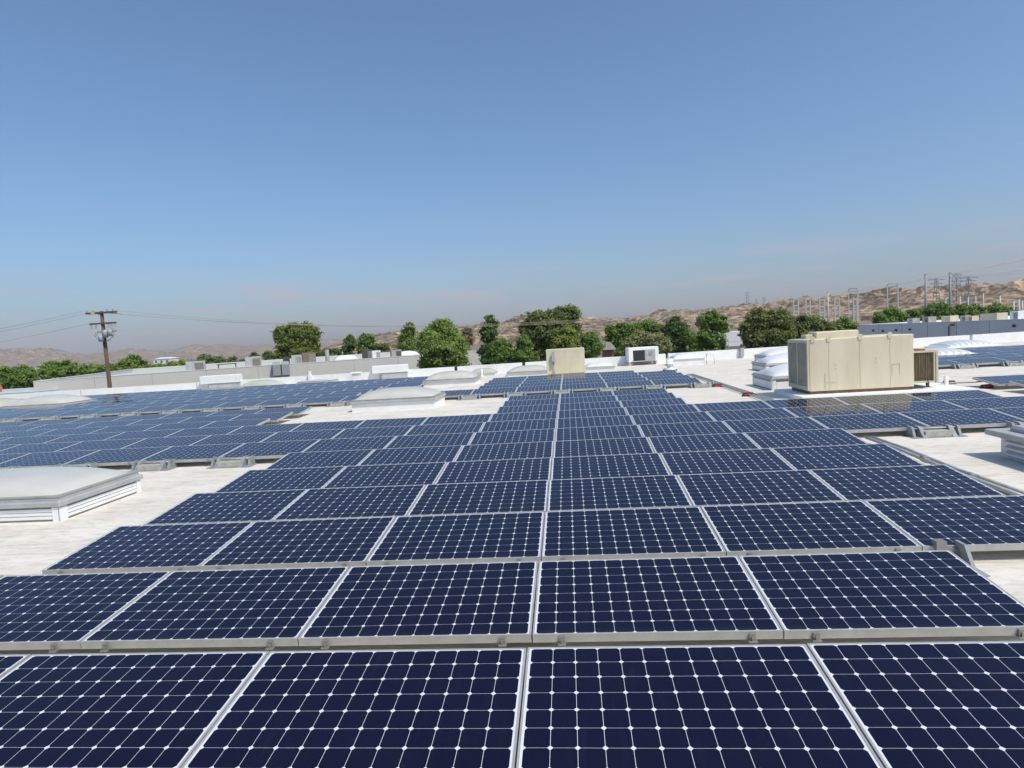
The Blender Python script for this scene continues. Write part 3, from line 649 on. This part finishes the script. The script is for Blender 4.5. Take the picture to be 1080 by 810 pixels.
for sx in (-.85, .85):
    m = MB(); m.box((sx-.03, -.3, 0), (sx+.03, .3, .849)); m.build('leg', M['dark'], t)
for px, lab in ((291, 'grey bent duct over the wall of the beige building, left of two'), (300.5, 'grey bent duct over the wall of the beige building, right of two')):
    q = on_left(px, -.75); t = thing('wall_duct', lab, 'duct', (q.x, q.y, ZL), rzL, 'ducts on the beige wall')
    vbox('drop', M['galv'], t, (-.40, 0, -1.1), (.40, .70, .06), .03); m = MB(); m.hexa([(-.40, .1, .061), (.40, .1, .061), (.40, 1.8, .061), (-.40, 1.8, .061), (-.36, .35, .33), (.36, .35, .33), (.36, 1.8, .33), (-.36, 1.8, .33)]); m.build('bend', M['galv'], t)
q = on_left(345.5, 3); t = thing('flue_stack', 'slim grey flue rising from the beige roof right of the pine', 'flue', q, rzL)
m = MB(); m.lathe((0, 0, 0), [(.24, 0), (.24, 1.75), (.001, 1.75)], 14); m.build('pipe', M['galv'], t); m = MB(); m.lathe((0, 0, 0), [(.4, .001), (.26, .2), (.245, .25)], 14); m.build('flashing', M['galv'], t)
for px, bk, lab in ((365, 18, 'low pale skylight dome on the beige building roof'), (430, 20, 'flat pale dome on the beige roof behind the narrow dark tree')):
    q = on_left(px, bk); t = thing('roof_dome', lab, 'skylight', q, rzL); vbox('curb', M['whitem'], t, (-1.6, -1.2, 0), (1.6, 1.2, .3)); m = MB(); dome_grid(m, -1.5, 1.5, -1.1, 1.1, .3, .5, 16); m.build('dome', M['domew'], t)

# low pale-blue building at the far left with a red gabled shed
A2 = at(-160, 425, -.35); B2 = at(36, 413.5, -.35)
lo, l2, h2, rz2 = building('pale_blue_building', 'low building with pale blue wall at the far left', 'building', A2, B2, 10, -.35, 'lblue', 'beigewall', .2, .25)
q = dep(4, 404, 68); t = thing('red_shed', 'small white shed with one red gable side at the far left', 'shed', (q.x, q.y, GZ), 0)
m = MB(); zb = q.z-GZ; m.box((-2.2, -1, 0), (-.1, -.4, zb)); m.build('wall', M['whitem'], t)
m = MB(); m.hexa([(-.099, -1, 0), (.5, -1, 0), (.5, -.5, 0), (-.099, -.5, 0), (-.099, -1, zb+.1), (.3, -1, zb-.5), (.3, -.5, zb-.5), (-.099, -.5, zb+.1)]); m.build('red_side', M['redroof'], t)
m = MB(); m.hexa([(-2.4, -1.1, zb+.001), (-.1, -1.1, zb+.001), (-.1, -.4, zb+.001), (-2.4, -.4, zb+.001), (-1.9, -1.1, zb+.2), (-.2, -1.1, zb+.4), (-.2, -.4, zb+.4), (-1.9, -.4, zb+.2)]); m.build('roof', M['shingle'], t)

# slate-blue building on the right
ZR = .6
A3 = at(905, 343, ZR); B3 = at(1080, 336.8, ZR); B3 = A3+(B3-A3)*1.35
rb, LR, hR, rzR = building('slate_blue_building', 'long slate blue building with machines on its roof beyond the right parapet', 'building', A3, B3, 34, ZR, 'bluewall', 'white', .4)
dR = (Vector((B3.x, B3.y, 0))-Vector((A3.x, A3.y, 0))).normalized(); nR_ = Vector((-dR.y, dR.x, 0))
def on_right(px, back, z):
    d = ray(px, 340); c = Vector((CAM.x, CAM.y, 0)); o = Vector((A3.x, A3.y, 0))+nR_*back; t_ = (o-c).dot(nR_)/Vector((d.x, d.y, 0)).dot(nR_); q = c+Vector((d.x, d.y, 0))*t_; return Vector((q.x, q.y, z))
for px, py in ((921, 348.5), (931, 349), (945, 348), (959.5, 347.4), (1069.5, 343.5)):
    q = on_right(px, -.05, 0); dist = (q-CAM).dot(fw); z = CAM.z-(py-horiz(px))/FPX*dist
    m = MB(); loc = Matrix.Rotation(-rzR, 3, 'Z') @ (Vector((q.x, q.y, 0))-Vector((A3.x, A3.y, 0))); x, zz = loc.x, z-GZ
    m.box((x-.14, -.16, zz-.13), (x+.14, -.001, zz+.13)); m.build('wall_light', M['dark'], rb)
q = on_right(1001, -.05, 0); loc = Matrix.Rotation(-rzR, 3, 'Z') @ (Vector((q.x, q.y, 0))-Vector((A3.x, A3.y, 0))); x = loc.x
m = MB(); m.tube([(x, -.12, hR-2.2), (x, -.12, hR-.55), (x+.15, -.12, hR-.40), (x+.6, -.12, hR-.34)], .06, 8); m.box((x+.5, -.3, hR-.45), (x+.8, -.02, hR-.2)); m.build('pipe', M['rust'], rb)
for k in range(1, 8): xx = LR*k/8; vbox('control_joint', M['steeld'], rb, (xx-.025, -.012, 0), (xx+.025, -.001, hR-.02))
for px, bk, w_, d_, h_, lab, bd, sd_ in (
    (963.5, 4, 1.1, 1.1, 1.0, 'small grey condenser at the near left of the slate building roof', 'greym', 'louvre'),
    (980, 5, 1.2, 1.2, 1.1, 'square grey condenser on the slate roof behind the wall pipe', 'louvre', 'dark'),
    (1002, 4, 1.5, 1.2, 1.1, 'bright cream box on the slate building roof', 'cream', 'creamd'),
    (1019, 4, .9, 1, 1.05, 'pale condenser on the slate roof, left one of a pair', 'greym', 'coil'),
    (1026.5, 4, .8, 1, .95, 'brown condenser on the slate roof, right one of a pair', 'creamd', 'coil'),
    (1035, 5, .9, 1, 1.1, 'dark sided condenser on the slate roof beside the long tan box', 'louvre', 'coil'),
    (1049, 4, 2.2, 1.4, 1.15, 'long tan box unit on the slate building roof', 'creamd', 'creamd'),
    (1074, 4, 1.1, 1.1, 1.3, 'white condenser at the frame edge on the slate roof', 'whitem', 'dark')):
    ac_box(on_right(px, bk, ZR-.4), w_, d_, h_, lab, rzR, bd, sd_, group='machines on the slate building roof')

# smaller far buildings
def house(px, py_top, d, w, dp, hw, label, wallm, roofm, gable=1.2, name='house', cat='house'):
    q = dep(px, py_top, d); base = GZ; t = thing(name, label, cat, (q.x, q.y, base), YAW*-1*0+random.uniform(-.2, .2)); top = q.z-base; eave = top-gable
    m = MB(); m.box((-w/2, 0, 0), (w/2, dp, eave)); m.build('wall', M[wallm], t)
    m = MB(); m.hexa([(-w/2-.3, -.3, eave+.002), (w/2+.3, -.3, eave+.002), (w/2+.3, dp+.3, eave+.002), (-w/2-.3, dp+.3, eave+.002), (-w/2*.6, dp*.45, top), (w/2*.6, dp*.45, top), (w/2*.6, dp*.55, top), (-w/2*.6, dp*.55, top)]); m.build('roof', M[roofm], t)
    m = MB()
    for k in range(3): x = -w/2+w*(k+.5)/3; m.box((x-.5, -.03, eave-1.9), (x+.5, -.001, eave-.8))
    m.build('window', M['slot'], t)
house(640, 361, 66, 1.1, 1.8, 3, 'grey hip roofed house glimpsed between the trees behind the beige unit', 'rust', 'shingle', .8)
house(170, 377, 330, 9, 8, 4, 'white roofed far building beyond the hedge right of the wooden pole', 'whitem', 'domew', .8)
house(46, 383.5, 360, 6, 6, 4, 'pale far building above the hedge left of the wooden pole', 'beigewall', 'domew', .8)
house(36, 388, 250, 3.5, 5, 4, 'small white far building between the hedge trees at the left', 'whitem', 'domew', .7)
q = dep(774, 349.5, 95); t = thing('box_trailer', 'white box trailer showing between the tall tree and the olive trees', 'trailer', (q.x, q.y, GZ), -.1); h_ = q.z-GZ
vbox('box', M['white'], t, (-2.2, 0, h_-1.5), (2.2, 2.4, h_), .04); vbox('chassis', M['dark'], t, (-2.1, .2, h_-2.3), (2.1, 2.2, h_-1.501)); vbox('skirt', M['bluewall'], t, (-1.5, .02, h_-2.25), (1.2, .199, h_-1.502))
vbox('dock', M['shingle'], t, (-2.6, -.6, 0), (2.6, 2.6, h_-2.301))

# ------------------------------------------------------------------ trees
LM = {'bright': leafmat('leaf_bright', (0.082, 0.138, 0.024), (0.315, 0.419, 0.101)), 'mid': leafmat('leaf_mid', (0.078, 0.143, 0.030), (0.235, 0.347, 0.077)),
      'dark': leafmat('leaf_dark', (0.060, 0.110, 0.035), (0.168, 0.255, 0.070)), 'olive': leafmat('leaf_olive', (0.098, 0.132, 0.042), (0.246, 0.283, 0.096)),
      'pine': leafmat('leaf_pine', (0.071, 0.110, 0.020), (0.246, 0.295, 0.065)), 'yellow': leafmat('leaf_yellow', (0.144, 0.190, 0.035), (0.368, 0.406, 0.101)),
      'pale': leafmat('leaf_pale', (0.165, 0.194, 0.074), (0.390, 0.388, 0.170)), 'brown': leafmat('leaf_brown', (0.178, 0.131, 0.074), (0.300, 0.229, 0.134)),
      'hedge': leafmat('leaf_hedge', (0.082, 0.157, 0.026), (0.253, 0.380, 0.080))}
def tree(name, label, kind, d, lobes, group='trees beyond the roof', leaf=None, dens=1.0, cat='tree'):
    s = d/FPX; cen = []; rad = []
    xa = min(l[0]-l[2] for l in lobes); xb = max(l[0]+l[2] for l in lobes); yb = max(l[1]+l[3] for l in lobes)
    lobes = list(lobes)+[((xa*.62+xb*.38), yb-1, (xb-xa)*.27, 7), ((xa*.38+xb*.62), yb, (xb-xa)*.27, 7)]
    for (cx, cy, rx, ry) in lobes:
        cen.append(dep(cx, cy, d+random.uniform(-.35, .35)*rx*s)); rad.append((rx*s*1.06, ry*s*1.06))
    base = sum((c for c in cen), Vector())/len(cen); zmin = min(c.z-r[1] for c, r in zip(cen, rad))
    t = thing(name, label, cat, (base.x, base.y, GZ), 0, group); o = Vector((base.x, base.y, GZ))
    leaf = leaf or max(.12, 1.9*s)
    V = []; 
    for c, (rx, ry) in zip(cen, rad):
        cl = c-o; ncl = min(110, max(16, int(14+(rx*ry)/(leaf*leaf)*.95)))
        for k in range(ncl):
            u = rng.normal(size=3); u /= np.linalg.norm(u); q = .5+.5*rng.random()**.6
            cp = np.array(cl)+u*q*np.array((rx, rx*.9, ry))*.92
            cr = (.20+.16*rng.random())*min(rx, ry)+leaf*.35
            n = min(90, int(30*dens*(cr/(leaf*1.3))**1.4)+12)
            P_ = cp+rng.normal(size=(n, 3))*cr*np.array((.55, .55, .42))
            N = rng.normal(size=(n, 3))*.74+u*1.0+np.array((.40, -.40, .6)); N /= np.linalg.norm(N, axis=1)[:, None]
            a = np.cross(N, rng.normal(size=(n, 3))); a /= np.linalg.norm(a, axis=1)[:, None]; b_ = np.cross(N, a)
            sz = leaf*(.38+.40*rng.random((n, 1)))
            asp = .55+.3*rng.random((n, 1))
            V.append(np.stack([P_-a*sz, P_-b_*sz*asp, P_+a*sz, P_+b_*sz*asp], 1).reshape(-1, 3))
    V = np.concatenate(V); nf = len(V)//4
    me = bpy.data.meshes.new('crown'); me.vertices.add(len(V)); me.vertices.foreach_set('co', V.ravel()); me.loops.add(len(V)); me.loops.foreach_set('vertex_index', np.arange(len(V)))
    me.polygons.add(nf); me.polygons.foreach_set('loop_start', np.arange(0, len(V), 4)); me.polygons.foreach_set('loop_total', np.full(nf, 4)); me.update(); me.validate(); me.materials.append(LM[kind])
    cr_ = bpy.data.objects.new('crown', me); COL.objects.link(cr_); cr_.parent = t
    # trunk forks into a limb for every lobe
    m = MB(); zf = max(.8, (zmin-GZ)*.75+.2); r0_ = .05*sum(r[0] for r in rad)/len(rad)+.09
    m.tube([(0, 0, -.1), (.05, 0, zf*.5), (0, .05, zf)], [r0_*1.25, r0_, r0_*.85], 9)
    for c, (rx, ry) in zip(cen, rad):
        l = c-o; m.tube([(0, .05, zf-.1), (l.x*.45, l.y*.45, zf+(l.z-zf)*.55), (l.x*.95, l.y*.95, l.z+ry*.3)], [r0_*.6, r0_*.4, r0_*.12], 6)
        for k in range(3):
            w = random.uniform(0, 6.28); m.tube([(l.x*.6, l.y*.6, zf+(l.z-zf)*.65), (l.x+math.cos(w)*rx*.6, l.y+math.sin(w)*rx*.6, l.z+random.uniform(-.2, .6)*ry)], [r0_*.25, r0_*.06], 5)
    m.build('trunk', M['trunk'], t)
    return t
TREES = [
 ('leafy_tree', 'round bright green tree with pale leaf tips just behind the parapet', 'bright', 44, [(466, 350, 15, 13), (455, 362, 14, 14), (479, 366, 13, 16), (467, 372, 24, 15), (468, 392, 24, 13), (450, 385, 9, 9), (484, 384, 9, 11), (466, 343, 8, 6)], .9),
 ('upright_tree', 'narrow dark green tree left of the round bright tree', 'mid', 112, [(431, 349, 6, 7), (429, 360, 8, 10), (437, 366, 8, 9), (425, 370, 6, 8), (432, 344, 4, 4)], 1),
 ('umbrella_pine', 'big broad flat topped pine above the beige building', 'pine', 118, [(312, 349, 20, 9), (298, 354, 9, 9), (327, 352, 10, 9), (310, 363, 19, 10), (326, 365, 11, 8), (318, 374, 17, 8), (300, 373, 8, 8), (332, 372, 6, 7)], 1.25),
 ('upright_tree', 'smaller pointed tree of the twin trees right of the pine', 'dark', 116, [(369, 362, 6, 7), (366, 370, 5, 6), (370, 357, 3, 4)], 1),
 ('upright_tree', 'larger ragged tree of the twin trees right of the pine', 'mid', 116, [(386, 357, 6, 6), (392, 362, 6, 8), (383, 366, 6, 9), (388, 370, 7, 6)], 1),
 ('shrub_tree', 'small round olive tree right of the twin trees', 'olive', 116, [(405, 367, 6, 5), (405, 372, 7, 5)], 1),
 ('shrub_tree', 'pale olive shrub at the left foot of the pine', 'olive', 125, [(283, 374, 5, 4), (287, 377, 6, 4)], 1),
 ('shrub_tree', 'tiny dark shrub left of the pine above a condenser', 'dark', 130, [(269, 376, 4, 3)], 1),
 ('shrub_tree', 'low dark shrub directly right of the pine', 'dark', 140, [(345, 372, 5, 4), (356, 371, 5, 4)], 1),
 ('leafy_tree', 'yellow green tree cut by the left edge of the frame', 'hedge', 85, [(3, 394, 9, 8), (6, 402, 8, 8), (-12, 396, 10, 9)], 1),
 ('leafy_tree', 'dark bushy tree at the far left just before the beige wall begins', 'mid', 84, [(24, 394, 10, 8), (29, 402, 9, 9), (18, 402, 6, 8)], 1),
 ('leafy_tree', 'widest hedge tree left of the wooden pole', 'hedge', 112, [(55, 389, 12, 8), (70, 387, 11, 7), (84, 391, 8, 6), (60, 394, 18, 6)], 1),
 ('leafy_tree', 'low hedge tree just left of the wooden pole', 'hedge', 112, [(96, 390, 8, 6), (104, 392, 9, 6)], 1),
 ('leafy_tree', 'low hedge tree with the wooden pole before it', 'hedge', 113, [(115, 390, 7, 6), (121, 391, 6, 6)], 1),
 ('leafy_tree', 'tallest round light green hedge tree right of the wooden pole', 'bright', 110, [(139, 383, 12, 8), (148, 386, 9, 7), (131, 388, 9, 7), (142, 391, 16, 5)], 1.2),
 ('leafy_tree', 'low green hedge tree second to the right of the pole', 'hedge', 113, [(166, 388, 9, 4), (172, 389, 7, 4)], 1),
 ('leafy_tree', 'long low yellow green hedge tree before the condenser with yellow tag', 'yellow', 113, [(183, 386, 9, 5), (195, 385, 9, 5), (204, 387, 6, 4)], 1),
 ('leafy_tree', 'dull olive hedge tree above the dark metal stand', 'olive', 122, [(216, 379, 8, 5), (228, 381, 9, 6), (236, 383, 6, 5)], 1),
 ('upright_tree', 'small dark upright tree right of the dull olive hedge tree', 'dark', 122, [(246, 380, 4, 5), (246, 384, 5, 4)], 1),
 ('shrub_tree', 'small dark shrub left of the tall grey condenser', 'dark', 125, [(257, 382, 5, 3)], 1),
 ('upright_tree', 'tall narrow dark tree right of the round bright tree', 'dark', 62, [(518, 340, 7, 7), (515, 350, 8, 9), (516, 362, 8, 10), (511, 372, 6, 8), (521, 370, 7, 9)], 1),
 ('leafy_tree', 'low rounded green tree under the narrow dark tree', 'mid', 49, [(530, 367, 11, 9), (524, 377, 9, 9), (540, 378, 9, 9), (532, 384, 14, 7)], 1),
 ('leafy_tree', 'low green tree left of the beige unit with a dark trunk foot', 'mid', 47, [(553, 362, 8, 10), (552, 374, 11, 9), (560, 378, 7, 9), (548, 384, 10, 5)], 1),
 ('tall_tree', 'tallest dark tree with two heads behind the beige unit', 'olive', 66, [(592, 333, 13, 10), (603, 331, 8, 9), (579, 336, 10, 8), (565, 337, 11, 9), (557, 346, 9, 9), (582, 350, 22, 13), (602, 351, 11, 13), (566, 358, 17, 12), (592, 364, 17, 10)], 1.1),
 ('leafy_tree', 'yellowish green tree over the right corner of the beige unit', 'yellow', 56, [(600, 353, 9, 9), (603, 364, 9, 9), (594, 362, 9, 10)], .9),
 ('leafy_tree', 'low dark green tree right of the beige unit', 'mid', 50, [(622, 358, 9, 8), (625, 367, 11, 9), (617, 373, 8, 6)], 1),
 ('leafy_tree', 'dark green tree behind the house roof right of the beige unit', 'mid', 72, [(648, 349, 9, 8), (658, 349, 10, 8), (644, 361, 7, 10), (653, 364, 9, 9)], 1),
 ('leafy_tree', 'broad deep green tree behind the pale olive bush', 'mid', 84, [(680, 345, 10, 7), (691, 346, 8, 6), (672, 350, 8, 7)], 1),
 ('leafy_tree', 'dome shaped deep green tree right of the pale olive bush', 'dark', 74, [(713, 345, 11, 10), (706, 352, 9, 10), (720, 355, 8, 10), (712, 362, 15, 8)], 1.2),
 ('leafy_tree', 'pale olive bushy tree behind the white cooler cabinet', 'pale', 48, [(692, 362, 13, 10), (676, 360, 12, 10), (701, 366, 7, 9), (664, 366, 9, 8), (684, 372, 20, 8)], 1.1),
 ('shrub_tree', 'small green bush between the domed tree and the two tier tree', 'hedge', 72, [(730, 357, 6, 8), (734, 364, 6, 6)], 1),
 ('leafy_tree', 'two tier dark tree standing left of the white trailer', 'mid', 50, [(746, 339, 11, 8), (757, 340, 9, 9), (751, 331, 6, 4), (744, 356, 10, 9), (756, 360, 10, 8), (750, 366, 15, 5), (763, 346, 5, 7)], .95),
 ('tall_tree', 'large dark olive tree left behind the cream unit', 'olive', 62, [(800, 338, 13, 12), (820, 337, 13, 11), (790, 350, 9, 11), (808, 353, 21, 12), (829, 350, 9, 12), (795, 360, 12, 6)], 1.1),
 ('tall_tree', 'large grey olive tree right behind the cream unit', 'olive', 64, [(843, 342, 12, 11), (860, 344, 12, 10), (874, 350, 8, 8), (850, 356, 20, 9), (870, 358, 11, 6)], 1.1),
 ('leafy_tree', 'bright green tree before the end of the slate building', 'bright', 72, [(889, 342, 8, 7), (898, 345, 6, 6), (884, 348, 8, 6), (895, 350, 9, 4)], 1),
 ('leafy_tree', 'green tree behind the left end of the slate roof', 'hedge', 136, [(939, 330, 10, 7), (929, 335, 8, 6), (949, 334, 7, 6), (938, 338, 16, 5)], 1),
 ('leafy_tree', 'low green tree behind the square grey condenser', 'mid', 138, [(963, 331, 7, 5), (972, 331, 7, 5), (968, 336, 12, 4)], 1),
 ('leafy_tree', 'tall bright green tree behind the bright cream box', 'hedge', 136, [(990, 326, 11, 7), (1000, 330, 7, 6), (983, 331, 7, 6), (992, 335, 15, 5)], 1),
 ('leafy_tree', 'even topped green tree behind the condenser pair', 'mid', 138, [(1013, 328, 7, 6), (1024, 327, 8, 6), (1034, 328, 8, 6), (1024, 333, 17, 6)], 1.2),
 ('leafy_tree', 'green tree behind the long tan box', 'hedge', 138, [(1051, 326, 8, 6), (1060, 329, 7, 6), (1053, 333, 13, 5)], 1),
 ('shrub_tree', 'brownish bare bush beyond the beige wall end', 'brown', 150, [(492, 353, 6, 7), (491, 362, 7, 6)], .7),
]
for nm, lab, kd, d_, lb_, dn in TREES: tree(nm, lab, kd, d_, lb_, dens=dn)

# ------------------------------------------------------------------ wooden power pole and its wires
DP = 50
top = dep(107, 328, DP); t = thing('utility_pole', 'leaning brown wooden power pole with two crossarms and transformer hardware', 'utility pole', (top.x, top.y, GZ))
H = top.z-GZ; s = DP/FPX
az = math.atan2(-ray(107, 328).x, ray(107, 328).y); ax_ = Vector((math.cos(-.02), math.sin(-.02), 0))
m = MB(); m.tube([(0, 0, -.2), (0, 0, H*.5), (0, 0, H)], [.19, .16, .125], 14); m.build('pole', M['wood'], t)
def arm(z, x0, x1, y=-.14): 
    m = MB(); m.box((x0, y-.06, z-.065), (x1, y+.06, z+.065)); m.build('crossarm', M['wood'], t)
arm(H-.14, -1.25, 1.2); arm(H-.14, -1.25, 1.2, .14); arm(H-1.0, -1.0, 1.25); 
m = MB(); m.box((-.75, -.225, H-.22), (-.45, -.202, H-.05)); m.build('sign_plate', M['yellow'], t)
def insul(x, z, y=-.14, n=3):
    m = MB(); prof = [(.02, 0)]
    for k in range(n): prof += [(.075, .03+k*.075), (.03, .06+k*.075)]
    prof += [(.001, .09+n*.075)]; m.lathe((x, y, z), prof, 10); m.build('insulator', M['porc'], t)
for x in (-1.15, -.55, .6, 1.1): insul(x, H-.07)
for x in (-.9, -.5, .55, .85, 1.15): insul(x, H-.93-.45, -.14, 4)
for x, z in ((-.42, H-1.95), (.72, H-1.75), (1.08, H-1.7), (.95, H-2.2), (-.2, H-2.25)): insul(x, z, -.25, 4)
for x, w_, z0_, h_ in ((.38, .20, H-2.15, .55), (.80, .17, H-2.05, .45), (-.02, .2, H-2.45, .42)):
    m = MB(); m.lathe((x, -.34, z0_), [(.001, 0), (w_, .0), (w_, h_), (w_*.8, h_+.05), (.001, h_+.07)], 14); m.build('transformer', M['porc'], t)
m = MB(); m.box((-.5, -.2, H-1.72), (1.2, -.09, H-1.62)); m.tube([(.85, -.3, H-1.1), (.95, -.3, H-1.5), (1.15, -.3, H-1.9), (.7, -.35, H-2.35), (.1, -.3, H-2.5)], .03); m.tube([(-.5, -.25, H-1.75), (-.62, -.25, H-1.95), (-.4, -.25, H-2.2), (0, -.25, H-2.4)], .025); m.tube([(0, -.12, H-.3), (-.35, -.12, H-.2)], .03); m.tube([(0, -.12, H-.95), (.5, -.12, H-1.0)], .03); m.build('bracket', M['steeld'], t)
m = MB(); m.tube([(.0, -.21, .3), (.0, -.19, H-2.5)], .03, 6); m.build('ground_wire', M['dark'], t)
t['label'] = 'leaning brown wooden power pole with two crossarms and transformer hardware'
def wire(P0, P1, sag, label, r=.013, n=40):
    pts = []
    for i in range(n+1):
        q = i/n; p_ = P0.lerp(P1, q); p_.z -= 4*sag*q*(1-q); pts.append(p_)
    m = MB(); m.tube(pts, r, 5, cap=False); o = m.build('power_wire', M['wire']); tag(o, label, 'power wire', 'power wires'); return o
pt = Vector((top.x, top.y, top.z))
nxt = dep(1113, 268, 52); prv = dep(-860, 396, 52)
for x, dz, lab in ((-.95, .17, 'front wire of the span crossing from the wooden pole to the right'), (-.45, .12, 'middle wire of the span crossing from the wooden pole to the right'), (.9, .15, 'lower drooping wire of the span crossing from the wooden pole to the right')):
    a = pt+Vector((x, 0, dz-.14)); wire(a, nxt+Vector((x*.5, 3.0*x, dz)), 3.25+.08*x, lab)
for x, dz, lab in ((-1.15, .15, 'upper wire running from the wooden pole to the left frame edge'), (-.55, .0, 'middle wire running from the wooden pole to the left frame edge'), (-.9, -.9, 'lowest wire running from the wooden pole to the left frame edge')):
    wire(pt+Vector((x, 0, dz)), prv+Vector((0, 2*x, dz*.6)), 3.0, lab)

# ------------------------------------------------------------------ substation in front of the right hills
DS = 250; ss = DS/FPX
def yard(px, py, name, label, cat, group=None):
    q = dep(px, py, DS); return thing(name, label, cat, (q.x, q.y, GZ), 0, group), q.z-GZ
def ladder(px0, px1, py, label):
    t, h = yard((px0+px1)/2, py, 'switchyard_frame', label, 'steel frame', 'ladder frames of the substation'); w = (px1-px0)*ss/2
    for sx in (-1, 1):
        m = MB(); m.box((sx*w-.24, -.24, 0), (sx*w+.24, .24, h)); m.build('post', M['steelp'], t)
    for z in (h-.5, h-3.2, h-5.6): vbox('rung', M['steelp'], t, (-w+.241, -.19, z-.26), (w-.241, .19, z+.26))
for i, (a, z, y) in enumerate(((836.8, 841.5, 314), (849.7, 854, 314), (864.3, 869, 315), (880.2, 884.8, 314), (900, 903.5, 314))):
    ladder(a, z, y, 'pale ladder shaped steel frame, %s from the left in the row above the olive trees' % ORD[i+1])
def portal(px0, px1, py, label):
    t, h = yard((px0+px1)/2, py, 'portal_frame', label, 'steel frame', 'tall portals of the substation'); w = (px1-px0)*ss/2
    for sx in (-1, 1):
        m = MB(); m.box((sx*w-.2, -.2, 0), (sx*w+.2, .2, h)); m.build('post', M['steelp'], t)
    m = MB(); m.box((-w+.201, -.15, h-.7), (w-.201, .15, h-.35)); m.tube([(-w, 0, h), (-w+.5, 0, h+.7), (w-.5, 0, h+.7), (w, 0, h)], .18, 6); m.build('beam', M['steeld'], t)
portal(895, 904.3, 306, 'tall pale portal frame above the cream unit'); portal(936, 946.5, 301, 'tall pale portal frame above the left end of the slate roof')
def mono(px, py, label, r=.55, m_='steelp', arms=0):
    t, h = yard(px, py, 'steel_pole', label, 'pole', 'steel poles of the substation'); m = MB(); m.tube([(0, 0, 0), (0, 0, h)], [r*.75, r*.5], 10); m.build('shaft', M[m_], t)
    m = MB(); m.box((-r*.45, -r*.45, h-.001), (r*.45, r*.45, h+.35)); 
    for k in range(arms): m.box((-2.2, -.15, h-1.2-2.4*k), (2.2, .15, h-.9-2.4*k))
    m.build('head', M['steeld'], t)
mono(873, 308.5, 'single slim pole among the pale ladder frames', .5)
mono(976, 290, 'tall grey pole left of the lattice towers', .62, 'steeld'); mono(1002, 288.5, 'tall dark pole right beside the big lattice tower', .8, 'steeld')
for i, (px, py) in enumerate(((997.5, 314), (1012.5, 312.5), (1021, 313), (1029, 312), (1037, 309.5), (1054.5, 312), (1069, 317.5), (1074.5, 316), (1078, 317))):
    mono(px, py, 'short pale switchyard post, %s from the left above the right hand trees' % ORD[i+1], .42 if i < 5 else .6)
def lattice(px, py, label, d, wb, wt, arms):
    q = dep(px, py, d); t = thing('lattice_tower', label, 'pylon', (q.x, q.y, GZ), .3, 'lattice pylons'); h = q.z-GZ+(0 if d < 400 else 0); 
    m = MB(); rr = .0011*d*.35; cs = [(-1, -1), (1, -1), (1, 1), (-1, 1)]; N = 9
    def P_(k, c): w = wb+(wt-wb)*min(1, k/N*1.2); return Vector((c[0]*w, c[1]*w, h*k/N))
    for c in cs: m.tube([P_(k, c) for k in range(N+1)], rr, 4)
    for k in range(N):
        for i in range(4): m.tube([P_(k, cs[i]), P_(k+1, cs[(i+1) % 4])], rr*.6, 4); m.tube([P_(k, cs[(i+1) % 4]), P_(k+1, cs[i])], rr*.6, 4)
    m.build('mast', M['steeld'], t)
    for z, w in arms:
        m = MB(); m.tube([(-w, 0, h*z), (0, 0, h*z+.8), (w, 0, h*z)], rr, 4); m.tube([(-w, 0, h*z), (w, 0, h*z)], rr, 4); m.build('crossarm', M['steeld'], t)
lattice(1008.5, 288, 'big dense lattice tower behind the tall dark pole', 270, 1.9, 1.0, ((.97, 3.2), (.86, 4), (.75, 3.6)))
lattice(1021.5, 291, 'lattice pylon with wide arm right of the big dense tower', 330, 2.6, .7, ((.96, 6.5), (.9, 5)))
lattice(987.5, 293, 'faint lattice pylon between the two tall poles', 360, 2.4, .6, ((.96, 6), (.88, 4.5)))
def far_pylon(px, py_top, py_base, d, label):
    q = dep(px, py_base, d); z1 = dep(px, py_top, d).z; t = thing('hill_pylon', label, 'pylon', (q.x, q.y, q.z-12), 0, 'pylons on the ridge'); h = z1-q.z+12; m = MB(); w = h*.08
    for sx in (-1, 1): m.tube([(sx*w, 0, 0), (sx*w*.25, 0, h)], .35, 4)
    for k in range(5): z = h*k/5; m.tube([(-w*(1-.75*k/5), 0, z), (w*(1-.75*(k+1)/5), 0, z+h/5)], .25, 4)
    m.build('mast', M['steeld'], t); m = MB()
    for z in (.93, .8, .67): m.tube([(-h*.13, 0, h*z), (h*.13, 0, h*z)], .3, 4)
    m.build('crossarm', M['steeld'], t)
far_pylon(788.5, 307.5, 321, 1250, 'tallest distant pylon on the ridge crest'); far_pylon(798, 315, 320, 1300, 'small distant pylon right of the tallest ridge pylon'); far_pylon(806, 313, 319, 1300, 'small distant pylon farthest right on the ridge crest')
for k, (a, z) in enumerate((((976, 292), (1110, 280)), ((1002, 291), (1110, 283)), ((895, 307), (976, 293)))):
    P0, P1 = dep(*a, 252), dep(*z, 252 if k == 2 else 240); wire(P0, P1, 1.2, ('upper transmission line leaving the tall grey pole to the right', 'lower transmission line leaving the tall dark pole to the right', 'transmission line between the tall portal and the tall grey pole')[k], .05)

# ------------------------------------------------------------------ haze
hm = bpy.data.materials.new('haze'); hm.use_nodes = True; nt = hm.node_tree; nt.nodes.clear(); out = node(nt, 'OutputMaterial'); pv = node(nt, 'VolumePrincipled')
pv.inputs['Color'].default_value = (.97, .88, .90, 1); pv.inputs['Density'].default_value = 0.0001; pv.inputs['Anisotropy'].default_value = 0.0
nt.links.new(pv.outputs[0], out.inputs['Volume'])
b = MB(); b.box((-9200, -9200, GZ-1), (9200, 9200, 420)); hz = b.build('haze', hm); tag(hz, kind='stuff')
